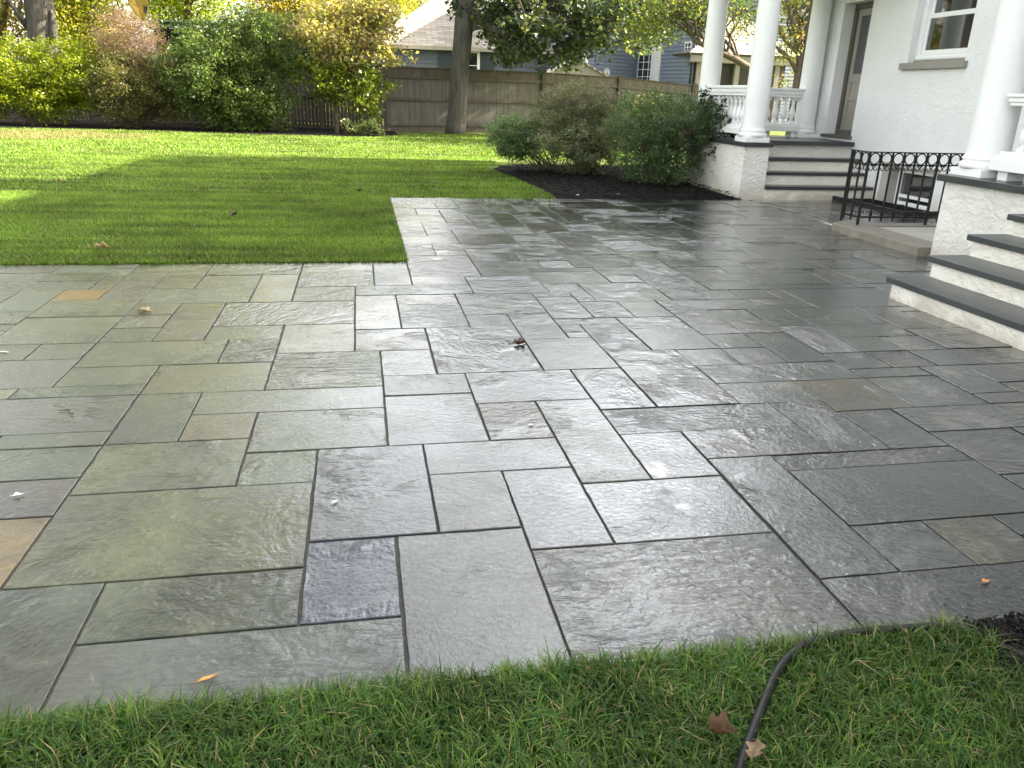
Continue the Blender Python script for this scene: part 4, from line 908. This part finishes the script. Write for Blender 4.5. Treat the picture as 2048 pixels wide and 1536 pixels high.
def shrub(name, label, cat, base, blobs, n, size, pal, stems=26, r0=.014, group=None, spread=.25, **kw):
    t = thing(name, label, cat, base, group)
    C = leaf_cloud('foliage', blobs, n, size, pal, t, **kw)
    b = MB(); idx = np.random.default_rng(5).choice(len(C), min(stems, len(C)), replace=False)
    for i in idx:
        c = C[i]; a = (base[0] + random.uniform(-spread, spread), base[1] + random.uniform(-spread, spread) * .7, -.03)
        pts = bend(a, c, .10, 5, .05); b.tube(pts, [r0 * (1 - .75 * k / 5) for k in range(6)], 5)
        for q in range(2):
            c2 = C[np.random.randint(len(C))] if False else Vector(c) + Vector((random.gauss(0, .25), random.gauss(0, .2), random.gauss(.05, .2))) * (size * 9)
            b.tube(bend(pts[3], c2, .05, 3, .04), [r0 * .4, r0 * .3, r0 * .2, r0 * .12], 4)
    b.build('stems', M_TWIG, t); return t
def smooth_pts(P, k=4):
    out = []
    for i in range(len(P) - 1):
        p0, p1, p2, p3 = P[max(i - 1, 0)], P[i], P[i + 1], P[min(i + 2, len(P) - 1)]
        for s in range(k):
            t = s / k; out.append(.5 * ((2 * p1) + (-p0 + p2) * t + (2 * p0 - 5 * p1 + 4 * p2 - p3) * t * t + (-p0 + 3 * p1 - 3 * p2 + p3) * t ** 3))
    return out + [P[-1]]
G1 = [(.035, .075, .018), (.05, .10, .022), (.028, .06, .018), (.065, .12, .03)]
# bed shrubs beside the paving
PB = [(.15, .165, .08), (.12, .165, .075), (.17, .155, .085), (.10, .145, .068), (.18, .155, .09), (.14, .185, .085)]
p = gr(1055, 330); shrub('small_shrub', 'small low green shrub, leftmost in the mulch bed beside the lawn', 'shrub', (p.x + .05, 15.6, 0),
      [blob(976, 226, 1082, 312, 15.6, .55), blob(1000, 255, 1075, 326, 15.5, .45)], 13000, .045, [(.085, .155, .055), (.11, .18, .065), (.15, .19, .08), (.10, .14, .07)], 30, .010, sig=.055, gap=.4, shell=.36, seed=1)
rd_ = shrub('rounded_shrub', 'large rounded shrub with a brownish clipped dome, in the middle of the mulch bed', 'shrub', (4.35, 15.3, 0),
      [blob(1064, 172, 1272, 300, 15.5, 1.0, 1.3), blob(1052, 232, 1265, 330, 14.9, .9, 1.1), blob(1090, 280, 1240, 356, 15.0, .55, .5)], 42000, .043, PB, 70, .012, sig=.05, gap=.25, shell=.36, seed=2)
leaf_cloud('clipped_top', [blob(1072, 170, 1262, 236, 15.5, .95)], 9000, .035, [(.10, .09, .05), (.08, .085, .04), (.11, .10, .055)], rd_, sig=.05, gap=.2, seed=62)
lf_ = shrub('leafy_shrub', 'dark green loose shrub with stray shoots in front of the stucco pier', 'shrub', (5.15, 13.6, 0),
      [blob(1226, 190, 1425, 330, 13.7, .7, 1.2), blob(1236, 256, 1405, 386, 13.6, .65, 1.0), blob(1380, 190, 1440, 300, 13.3, .3, .8)], 33000, .05,
      [(.085, .14, .056), (.105, .168, .066), (.068, .115, .048), (.13, .18, .075)], 70, .011, asp=.38, sig=.06, gap=.4, droop=.6, shell=.36, seed=3)
rq = random.Random(8); b = MB(); LV = []
for pth_ in ([(1400, 230), (1425, 205), (1418, 186)], [(1410, 250), (1440, 215), (1448, 205)], [(1410, 265), (1445, 250), (1462, 268), (1480, 262)], [(1400, 280), (1440, 268), (1470, 272)], [(1400, 300), (1440, 290), (1452, 310), (1434, 342)], [(1395, 320), (1425, 305), (1446, 318)], [(1420, 240), (1450, 232), (1458, 246)], [(1400, 210), (1408, 190), (1404, 180)]):
    P_ = smooth_pts([at(u, v, 13.15 - (u - 1400) * .004) for u, v in pth_]); b.tube(P_, [.005 * (1 - .7 * i / len(P_)) for i in range(len(P_))], 5)
    for q in P_[2:]:
        for k_ in range(5): LV.append((q.x + rq.gauss(0, .035), q.y + rq.gauss(0, .03), q.z + rq.gauss(-.015, .035), .04, .04, .04, 1))
b.build('shoots', M_TWIG, lf_)
leaf_cloud('shoot_leaves', LV, 1500, .055, [(.035, .06, .024), (.05, .08, .03), (.028, .048, .02)], lf_, asp=.36, clusters=700, sig=.012, gap=0, droop=.8, seed=63)
p = at(1290, 205, 21)
shrub('golden_shrub', 'small sunlit golden shrub seen over the bed shrubs near the fence', 'shrub', (p.x, 22, 0), [blob(1255, 196, 1325, 222, 22, .5), blob(1268, 210, 1312, 285, 22, .4, .4)], 1600, .07, [(.16, .15, .03), (.14, .17, .03), (.18, .13, .04)], 14, .012, seed=4)

# shrub row along the left fence
def base_of(u, Y): p = at(u, 250, Y); return (p.x, Y, 0)
shrub('yellow_green_shrub', 'wide yellow green shrub at the far left of the shrub row, below the thick trunk', 'shrub', base_of(70, 29.9),
      [blob(-80, 84, 130, 235, 30, 1.2), blob(50, 82, 215, 232, 30.1, 1.2), blob(-210, 90, -30, 235, 30.3, 1.1), blob(20, 150, 190, 246, 29.9, 1.0, .6)], 40000, .10, [(.15, .20, .015), (.20, .24, .02), (.10, .15, .014), (.25, .26, .025)], 30, .018, sig=.12, gap=.3, shell=.36, seed=5)
rs_ = shrub('russet_shrub', 'russet brown twiggy shrub between the yellow green and the dark green shrubs', 'shrub', base_of(265, 29.7),
      [blob(175, 104, 355, 242, 29.7, 1.1, 1.2), blob(300, 120, 400, 244, 29.6, .9, .6)], 27000, .08, [(.11, .115, .03), (.14, .125, .04), (.09, .11, .026), (.15, .115, .055), (.13, .16, .04)], 60, .012, sig=.11, gap=.35, shell=.36, seed=6)
leaf_cloud('sunlit_top', [blob(196, 14, 330, 150, 30.2, .8)], 14000, .06, [(.27, .17, .12), (.32, .21, .15), (.20, .15, .09), (.25, .21, .10)], rs_, sig=.12, gap=.4, seed=61)  # pink-brown upper leaves, coloured paler to show sun on the shrub's top
shrub('dark_green_shrub', 'tall dense dark green shrub, the biggest in the shrub row along the fence', 'shrub', base_of(460, 29.3),
      [blob(325, 55, 510, 228, 29.4, 1.4), blob(425, 20, 612, 185, 29.6, 1.3), blob(370, 130, 600, 262, 29.2, 1.3), blob(430, 220, 530, 274, 28.9, .7, .4)], 56000, .095, [(.070, .112, .028), (.095, .142, .034), (.054, .088, .024), (.14, .17, .045)], 40, .02, sig=.13, gap=.25, shell=.36, seed=7)
t = thing('dogwood_tree', 'small spreading tree with big yellow, bronze and green leaves beside the dark green shrub', 'tree', base_of(672, 28.9))
C = leaf_cloud('crown', [blob(570, 10, 725, 115, 29.0, 1.1), blob(690, -10, 800, 80, 29.2, 1.0), blob(645, 55, 815, 140, 28.8, .9)], 7500, .14, [(.25, .23, .07), (.30, .27, .08), (.22, .185, .075), (.19, .21, .06), (.26, .21, .09)], t, .62, clusters=260, sig=.16, gap=.5, droop=.5, shell=.36, seed=8)
C2 = leaf_cloud('lower_crown', [blob(590, 115, 705, 200, 28.8, .8), blob(645, 130, 775, 232, 28.6, .8)], 4000, .15, [(.10, .14, .02), (.14, .175, .025), (.07, .10, .018), (.19, .21, .04)], t, .62, clusters=120, sig=.15, gap=.5, droop=.6, shell=.36, seed=9)
b = MB(); B0 = Vector(base_of(672, 28.9)); fork = Vector(at(668, 185, 28.9)); b.tube([B0 + Vector((0, 0, -.05)), B0.lerp(fork, .5) + Vector((.05, 0, 0)), fork], [.075, .062, .055], 8)
for c in list(C[::9]) + list(C2[::8]):
    b.tube(bend(fork + Vector((random.gauss(0, .03), 0, random.uniform(-.5, .3))), c, .10, 5, .05), [.030, .025, .02, .014, .010, .006], 5)
b.build('trunk', M_TWIG, t)
shrub('low_plant', 'low leafy plant at the lawn edge under the dogwood', 'plant', base_of(712, 27.6), [blob(688, 236, 776, 276, 27.6, .4)], 900, .10, [(.05, .10, .02), (.10, .13, .03), (.12, .11, .05)], 14, .008, sig=.1, seed=10)

YE0 = [(.26, .25, .035), (.16, .19, .03), (.10, .13, .025), (.30, .24, .05)]
# trees -------------------------------------------------------------
def tree(name, label, base, r0, path, blobs, n, size, pal, limbs=14, bark=None, twig=.03, fork=.55, **kw):
    """trunk along path [(point, radius)], limbs out to the leaf clumps"""
    t = thing(name, label, 'tree', base)
    C = leaf_cloud('crown', blobs, n, size, pal, t, **kw)
    b = MB(); pts = [Vector(p) for p, r in path]; rr = [r for p, r in path]
    b.tube(pts, rr, 14); tr = b.build('trunk', bark or M_BARK, t)
    b = MB(); rs = np.random.default_rng(len(C)); idx = rs.choice(len(C), min(limbs, len(C)), replace=False)
    for i in idx:
        c = Vector(C[i]); f = rs.uniform(fork, 1); k = min(int(f * (len(pts) - 1)), len(pts) - 2); a = pts[k].lerp(pts[k + 1], f * (len(pts) - 1) - k)
        q = bend(a, c, .12, 6, .05); b.tube(q, [twig * (1 - .8 * s / 6) for s in range(7)], 6)
        for s in range(3):
            b.tube(bend(q[3 + s % 3], C[rs.integers(len(C))] * .25 + np.array(q[5]) * .75, .05, 3, .05), [twig * .4, twig * .3, twig * .2, twig * .1], 4)
    b.build('limb', bark or M_BARK, t); return t
# maple in front of the fence
T0 = gr(912, 268); Ym = T0.y
pth = [(at(910, 270, Ym), .385), (at(912, 255, Ym), .36), (at(915, 215, Ym), .335), (at(920, 140, Ym), .325), (at(927, 60, Ym), .33), (at(931, 0, Ym), .32), (at(936, -80, Ym), .30), (at(940, -220, Ym), .22), (at(945, -330, Ym), .10)]
PM = [(.045, .066, .038), (.06, .084, .043), (.037, .056, .033), (.08, .10, .04), (.15, .17, .05)]
mp_ = tree('maple_tree', 'maple with a straight grey trunk in front of the fence and leafy boughs sweeping right', (T0.x, Ym, 0), .4, pth,
     [blob(980, -30, 1130, 122, 29.6, 2.2, 1.1), blob(1090, -60, 1230, 128, 29.0, 2.2, 1.1), blob(1000, 80, 1120, 140, 29.2, 1.2, .5), blob(1200, -60, 1330, 105, 28.8, 2.0, .8), blob(940, -60, 1010, 60, 29.6, 1.2, .5), blob(780, -240, 1280, -60, 30.4, 3.5, .45), blob(905, -20, 925, 30, 29.9, .3, 1.5)],
     19000, .165, PM, 60, None, .05, .5, asp=.8, clusters=620, sig=.19, gap=.6, droop=.5, shell=.36, seed=11)
leaf_cloud('upper_crown', [(10.5, 31.2, 8.6, 7.5, 2.2, 3.0, 1), (4.5, 31, 11.5, 5.5, 3, 4.0, .8), (17, 31.8, 7.2, 4, 2.0, 3.0, .7)], 15000, .19, PM, mp_, .8, clusters=560, sig=.3, gap=.5, droop=.4, seed=64)
b = MB(); b.tube([at(936, 22, Ym), at(958, 36, Ym - .3), at(985, 58, Ym - .7), at(1020, 66, Ym - 1.0), at(1075, 60, Ym - 1.3), at(1140, 40, Ym - 1.5), at(1210, 34, Ym - 1.6)], [.19, .17, .15, .12, .09, .06, .03], 10); b.build('bough', M_BARK, mp_)
# apple-like tree between the porch columns
Yq = 25.0; g0 = at(1512, 240, Yq)
pth = [(Vector((g0.x, Yq, -.05)), .16), (at(1510, 190, Yq), .13), (at(1505, 140, Yq), .12), (at(1470, 118, Yq), .10), (at(1425, 98, Yq), .085), (at(1390, 82, Yq), .075), (at(1372, 45, Yq), .055), (at(1366, 0, Yq), .03)]
tree('orchard_tree', 'old crooked tree reaching left behind the far porch columns', (g0.x, Yq, 0), .15, pth,
     [blob(1255, -60, 1395, 92, 25.5, 1.5, 1.0), blob(1330, -80, 1480, 70, 25.2, 1.4, .9), blob(1440, -70, 1545, 95, 25.0, 1.2, .6)], 8500, .095,
     [(.06, .10, .025), (.09, .13, .03), (.045, .075, .022), (.20, .20, .04), (.14, .16, .035)], 40, M_TWIG, .035, .35, asp=.6, clusters=360, sig=.16, gap=.55, droop=.4, shell=.36, seed=12)
Yq = 23.0; g0 = at(1590, 235, Yq)
pth = [(Vector((g0.x, Yq, -.05)), .22), (at(1597, 180, Yq), .19), (at(1604, 120, Yq), .16), (at(1598, 80, Yq), .11), (at(1585, 40, Yq), .08), (at(1570, -20, Yq), .05)]
ot = tree('golden_tree', 'tree with golden leaves and dark forked limbs framed between porch column and wall', (g0.x, Yq, 0), .2, pth,
     [blob(1545, -60, 1650, 62, 23.4, 1.0, 1.0), blob(1530, 40, 1620, 130, 23.3, .9, .5), blob(1560, 120, 1640, 190, 24.0, .8, .45), blob(1590, -120, 1800, 20, 23.5, 1.5, .5)], 6500, .085,
     [(.20, .19, .05), (.16, .18, .045), (.10, .13, .03), (.08, .11, .03), (.24, .18, .05)], 30, M_TWIG, .045, .3, asp=.6, clusters=300, sig=.14, gap=.5, droop=.4, shell=.36, seed=13)
b = MB()
for a in ([(1601, 110), (1575, 85), (1556, 60), (1545, 30)], [(1598, 150), (1580, 118), (1560, 100), (1545, 88)], [(1604, 120), (1620, 95), (1630, 60), (1640, 20)]):
    b.tube([at(u, v, Yq) for u, v in a], [.08, .065, .05, .03], 7)
b.build('limb', M_TWIG, ot)
Ts = Vector((25.0, 33.5, 0))
tree('shade_tree', 'broad green tree standing behind the stucco house, shading the board fence', Ts, .3, [(Ts + Vector((0, 0, -.1)), .4), (Ts + Vector((.1, 0, 4)), .32), (Ts + Vector((0, .1, 9)), .2), (Ts + Vector((0, 0, 14)), .06)],
     [(25, 32.2, 11.5, 6.5, 2.0, 5.0, 1), (20, 32.6, 8.0, 3.5, 1.6, 3.2, .8), (34, 32.2, 13, 6, 2, 6, 1)], 24000, .22, PM, 30, None, .08, .3, asp=.75, clusters=900, sig=.4, gap=.25, seed=31)
# the tree whose golden boughs hang high over the lawn and paving (seen only mirrored in the wet stone)
Tg = Vector((-7.2, 10.2, 0))
tree('overhanging_tree', 'golden tree left of the lawn whose boughs reach high over the paving', Tg, .25, [(Tg + Vector((0, 0, -.1)), .24), (Tg + Vector((.1, .1, 2)), .2), (Tg + Vector((.6, .3, 4.2)), .17), (Tg + Vector((2.2, .6, 6.0)), .12), (Tg + Vector((4.5, .8, 6.9)), .06)],
     [(-2.6, 11.2, 6.9, 3.6, 4.2, 1.3, 1), (1.6, 12.2, 7.2, 2.8, 3.4, 1.0, .8), (-5.5, 10, 7.5, 2.5, 3.5, 1.5, .6)], 9000, .12, YE0, 40, M_TWIG, .06, .35, asp=.6, clusters=330, sig=.22, gap=.6, seed=71)
# backdrop of autumn trees beyond the fence
YE = [(.30, .30, .035), (.22, .27, .03), (.36, .30, .05), (.15, .20, .03), (.34, .22, .06)]
Yb = 37.0; g0 = at(88, 200, Yb)
pth = [(Vector((g0.x, Yb, -.1)), .62), (at(92, 110, Yb), .56), (at(84, 60, Yb), .54), (at(77, 0, Yb), .52), (at(72, -120, Yb), .46), (at(70, -320, Yb), .34), (at(80, -560, Yb), .15)]
big = tree('old_shade_tree', 'thick grey trunk of an old shade tree rising above the yellow green shrub', (g0.x, Yb, 0), .6, pth,
     [blob(-420, -520, 60, -120, 37, 5, 1.0), blob(-60, -640, 380, -150, 38, 5, 1.0), blob(180, -420, 520, -90, 37, 4, .9), blob(-420, -200, -20, 20, 38, 3, .7)], 17000, .26, YE, 40, None, .12, .55, asp=.7, clusters=700, sig=.45, gap=.5, shell=.36, seed=14)
b = MB(); b.tube([at(100, 82, Yb - .3), at(108, 50, Yb - .35), at(103, 20, Yb - .3)], [.20, .15, .06], 8); b.tube([at(60, 62, Yb), at(38, 30, Yb - .4), at(20, 5, Yb - .6), at(5, -30, Yb - .8)], [.12, .10, .08, .06], 8); b.tube([at(38, 30, Yb - .4), at(42, 0, Yb - .4), at(44, -30, Yb - .4)], [.07, .05, .04], 7); b.build('limb', M_BARK, big)
def backtree(label, u0, v0, u1, v1, Y, n, pal, seed, size=.16, top=-420):
    um = (u0 + u1) / 2; g0 = at(um, 200, Y)
    pth = [(Vector((g0.x, Y, -.1)), .24), (Vector((g0.x + .1, Y, 1.8)), .2), (at(um, (v0 + v1) / 2, Y), .15), (at(um + 20, v0 - 60, Y), .10), (at(um + 10, top * .7, Y), .05)]
    return tree('autumn_tree', label, (g0.x, Y, 0), .2, pth, [blob(u0, v0, (u0 + um) / 2 + 40, v1, Y, 2.0, 1.2), blob(um - 60, v0 - 20, u1, v1 - 8, Y + .6, 2.0, 1.2), blob(u0 + 20, top, u1 - 20, v0 + 20, Y + .5, 3.0, .5)],
         n, size, pal, 26, M_TWIG, .05, .3, asp=.6, clusters=n // 26, sig=size * 1.9, gap=.42, shell=.36, seed=seed)
backtree('yellow green tree behind the thick trunk at the left edge', -120, -40, 130, 140, 41.5, 15000, [(.26, .26, .04), (.32, .24, .06), (.18, .20, .03), (.34, .18, .05)], 15)
backtree('bright yellow green tree just right of the thick trunk', 95, -50, 260, 135, 40.0, 17000, [(.24, .28, .035), (.30, .30, .05), (.17, .21, .03), (.34, .30, .06)], 16)
backtree('lime yellow tree above the clipped hedge', 270, -60, 480, 60, 43.0, 14000, [(.26, .34, .03), (.34, .38, .05), (.18, .24, .03)], 17)
backtree('golden tree behind the dogwood, left of the pale roof', 500, -70, 690, 120, 41.0, 15000, [(.34, .30, .05), (.40, .33, .07), (.28, .22, .05), (.22, .24, .04)], 18)
backtree('small golden tree touching the pale hipped roof', 640, -70, 832, 78, 54.0, 20000, [(.36, .34, .06), (.30, .30, .05), (.22, .22, .05)], 19, .2, top=-110)
backtree('dark conifer tip showing beside the pale roof ridge', 800, -30, 856, 40, 70.0, 3500, [(.02, .035, .02), (.03, .045, .025)], 20, .14, top=-40)
# clipped hedge
h = thing('clipped_hedge', 'tall clipped dark green hedge beyond the fence with a flat lit top', 'hedge', (at(350, 100, 38.5).x, 38.5, 0))
r = np.random.default_rng(3); a0, a1 = at(296, 42, 38.5), at(640, 50, 38.5); n = 15000
P = np.stack([r.uniform(a0.x, a1.x, n), 38.5 + r.random(n) ** 2 * 1.2, r.uniform(.2, a0.z, n)], 1); k = r.random(n) < .2; P[k, 2] = a0.z + r.normal(0, .03, k.sum()); P[:, 1] += r.normal(0, .04, n)
nr = r.normal(size=(n, 3)); nr /= np.linalg.norm(nr, axis=1)[:, None]; t_ = np.cross(nr, r.normal(size=(n, 3))); t_ /= np.linalg.norm(t_, axis=1)[:, None]; s_ = np.cross(nr, t_); ln = .11 * r.uniform(.6, 1.3, n)[:, None]
V = np.stack([P - t_ * ln * .5, P + s_ * ln * .3, P + t_ * ln * .5, P - s_ * ln * .3], 1)
c = np.array([(.03, .06, .02), (.04, .075, .025), (.025, .045, .02)])[r.integers(0, 3, n)] * r.uniform(.7, 1.3, (n, 1))
raw_mesh('foliage', V.reshape(-1, 3), np.arange(4 * n).reshape(-1, 4), M_LEAF, h, np.repeat(c, 4, 0))
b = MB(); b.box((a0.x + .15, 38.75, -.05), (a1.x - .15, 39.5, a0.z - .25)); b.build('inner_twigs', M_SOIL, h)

# ================================================================== small things
def leafshape(name, label, p, L_, wid, ang, col, curl=.3, lobes=0, cat='leaf', lift=.004, group=None, seed=0, tilt=0.0, roll=0.0):
    """a curled fallen leaf: grid with an outline, folded along the midrib"""
    r = np.random.default_rng(seed + 77); nu, nv = 13, 7; vs = []; cs = []
    for i in range(nu):
        f = i / (nu - 1); wv = (math.sin(math.pi * min(1, f * .96 + .03)) ** .75) * (1 - .35 * f)
        if lobes: wv *= 1 + .38 * math.sin(f * math.pi * lobes * 2)
        for j in range(nv):
            s = (j / (nv - 1) - .5) * 2
            x = (f - .5) * L_; y = s * wv * wid * .5
            z = curl * wid * (abs(s) ** 1.6) * wv + curl * L_ * .35 * (f - .45) ** 2 + .06 * wid * math.sin(f * 9 + s * 3 + seed) + roll * wid * s * .5
            vs.append((x, y, z)); cs.append(np.array(col) * (1 + .35 * r.normal() * .5) * (.72 if abs(s) < .1 else 1))
    V = np.array(vs); V[:, 2] += -V[:, 2].min() + lift
    ca, sa = math.cos(tilt), math.sin(tilt); X = V[:, 0] * ca - V[:, 2] * sa; Z = V[:, 0] * sa + V[:, 2] * ca; V[:, 0] = X; V[:, 2] = Z - min(0, Z.min() - lift)
    c, s = math.cos(ang), math.sin(ang); W_ = np.stack([V[:, 0] * c - V[:, 1] * s + p[0], V[:, 0] * s + V[:, 1] * c + p[1], V[:, 2] + p[2]], 1)
    q = [(i * nv + j, i * nv + j + 1, (i + 1) * nv + j + 1, (i + 1) * nv + j) for i in range(nu - 1) for j in range(nv - 1)]
    # stalk
    st = MB(); e = W_[3]; d_ = Vector((-c, -s, .25)); st.tube([Vector(e), Vector(e) + d_ * L_ * .18, Vector(e) + d_ * L_ * .32 + Vector((0, 0, -.03 * L_))], [.0012, .001, .0008], 5)
    n0 = len(W_); allv = np.concatenate([W_, np.array(st.v)]); quads = q + [tuple(i + n0 for i in f) for f in st.f if len(f) == 4]
    C = np.concatenate([np.clip(np.array(cs), .003, 1), np.repeat([np.array(col) * .6], len(st.v), 0)])
    o = raw_mesh(name, allv, quads, M_DRY, None, C, None, True)
    so = o.modifiers.new('solid', 'SOLIDIFY'); so.thickness = .0006
    return tag(o, label, cat, group)
g0 = gr(1040, 690); leafshape('fallen_leaf', 'curled dark brown leaf on the wet stone in the middle of the patio', g0, .10, .055, .35, (.06, .038, .02), .6, 2, seed=1, tilt=-.1)
g0 = gr(291, 626); leafshape('fallen_leaf', 'pale tan crumpled leaf on the olive stones at the left of the patio', g0, .10, .07, -.4, (.34, .28, .16), .5, 2, seed=2)
g0 = gr(416, 1360); leafshape('fallen_leaf', 'narrow orange leaf lying on the long front stone', g0, .055, .016, .42, (.50, .26, .07), .35, 0, seed=3)
g0 = gr(1972, 1165); leafshape('fallen_leaf', 'small orange leaf on the dark stone near the right edge', g0, .035, .02, .2, (.42, .22, .08), .3, 1, seed=4)
g0 = gr(205, 499, .03); leafshape('fallen_leaf', 'tan curled leaf on the lawn close to the patio edge', g0, .12, .085, .3, (.30, .21, .11), .6, 2, seed=5, lift=.012)
g0 = gr(468, 433, .03); leafshape('fallen_leaf', 'dark brown leaf standing in the shaded lawn', g0, .12, .09, 1.1, (.045, .028, .018), .6, 2, seed=6, lift=.012)
g0 = gr(719, 384, .03); leafshape('fallen_leaf', 'dark little leaf on the lawn near the corner of the paving', g0, .10, .07, .2, (.05, .035, .02), .5, 2, seed=7, lift=.012)
g0 = gr(1445, 1478, .045); leafshape('fallen_leaf', 'brown folded leaf in the front grass left of the black hose', g0, .062, .045, -.5, (.085, .045, .02), 1.0, 2, seed=8, lift=.012, tilt=.2, roll=.35)
g0 = gr(1508, 1512, .045); leafshape('fallen_leaf', 'light brown leaf in the front grass right of the black hose', g0, .045, .045, .9, (.22, .15, .09), .5, 2, seed=9, lift=.012, tilt=.45, roll=-.4)
g0 = gr(1175, 1342, .02); leafshape('fallen_leaf', 'reddish scrap of leaf at the joint where the front stones meet the grass', g0, .022, .016, .9, (.30, .14, .09), .5, 0, seed=10)
g0 = gr(133, 823); leafshape('fallen_leaf', 'tiny dark sliver of leaf on the big grey stone at the left', g0, .04, .012, .1, (.03, .025, .02), .4, 0, seed=11)
g0 = gr(144, 830); leafshape('fallen_leaf', 'tiny dark crumb of leaf just right of the dark sliver', g0, .028, .012, -.6, (.04, .03, .025), .4, 0, seed=12)
g0 = gr(318, 748); leafshape('fallen_leaf', 'tiny dark crumb at the joint near the olive stones', g0, .022, .012, -.2, (.03, .02, .015), .4, 0, seed=13)
g0 = gr(38, 992); leafshape('petal', 'white torn petal on the brown stone at the left edge', g0, .035, .022, .5, (.80, .80, .78), .3, 1, 'petal', seed=14)
g0 = gr(670, 1006); leafshape('petal', 'white petal on the blue grey stone left of the centre', g0, .026, .014, .6, (.82, .82, .80), .3, 0, 'petal', seed=15)
g0 = gr(1062, 852); leafshape('petal', 'pale square petal on the small brownish stone in the middle of the patio', g0, .026, .022, .3, (.70, .68, .58), .2, 0, 'petal', seed=16)
g0 = gr(8, 706); leafshape('petal', 'pale sliver at the left edge of the patio', g0, .07, .018, -.3, (.60, .58, .50), .3, 0, 'petal', seed=17)
g0 = gr(1156, 391, .05); leafshape('petal', 'white scrap on the black mulch near the paving', g0, .05, .035, .3, (.75, .74, .68), .3, 0, 'petal', seed=18)
g0 = gr(1238, 389, .05); leafshape('petal', 'thin pale scrap on the mulch under the rounded shrub', g0, .06, .02, .1, (.6, .58, .5), .3, 0, 'petal', seed=19)
# yellow leaf hanging close to the camera
hp = at(272, 4, 2.2)
o = leafshape('hanging_leaf', 'yellow leaf with dark blotches hanging at the top of the view', (0, 0, 0), .085, .055, 0, (.30, .20, .02), .25, 0, 'leaf', seed=21)
a = o.data.attributes['tint']; n = len(a.data); c = np.zeros(n * 4, np.float32); a.data.foreach_get('color', c); c = c.reshape(-1, 4)
co = np.zeros(n * 3, np.float32); o.data.vertices.foreach_get('co', co); co = co.reshape(-1, 3); dk = vnoise(co[:, 0] * 60 + 5, co[:, 1] * 60 + 5, 1, 41) > .6; c[dk, :3] = (.03, .022, .015); a.data.foreach_set('color', c.ravel())
o.rotation_euler = (R_(70), R_(80), R_(8)); o.location = hp
b = MB(); b.tube([hp + Vector((-.005, .004, .035)), hp + Vector((-.02, .02, .16)), hp + Vector((.0, .05, .42))], [.0012, .0018, .003], 6); stalk = b.build('twig', M_TWIG, None)
stalk.parent = o; bpy.context.view_layer.update(); stalk.matrix_parent_inverse = o.matrix_world.inverted()
# black hose
b = MB(); z = .022
hp_ = [(1470, 1580, .03), (1484, 1525, .032), (1500, 1478, .034), (1522, 1420, .032), (1545, 1362, .030), (1572, 1320, .026), (1608, 1292, .024), (1665, 1273, .022), (1730, 1263, .02), (1800, 1258, .02), (1870, 1254, .018), (1925, 1256, .016), (1970, 1276, .016), (2010, 1298, .016), (2060, 1318, .016), (2130, 1335, .016)]
pts = [gr(u, v, zz) for u, v, zz in hp_]
def smooth_path(P, k=5):
    out = []
    for i in range(len(P) - 1):
        p0, p1, p2, p3 = P[max(i - 1, 0)], P[i], P[i + 1], P[min(i + 2, len(P) - 1)]
        for s in range(k):
            t = s / k; out.append(.5 * ((2 * p1) + (-p0 + p2) * t + (2 * p0 - 5 * p1 + 4 * p2 - p3) * t * t + (-p0 + 3 * p1 - 3 * p2 + p3) * t ** 3))
    return out + [P[-1]]
b.tube(smooth_path(pts), .013, 16); tag(b.build('hose', M_HOSE), 'thick black rubber hose curving through the front grass along the paving', 'hose')
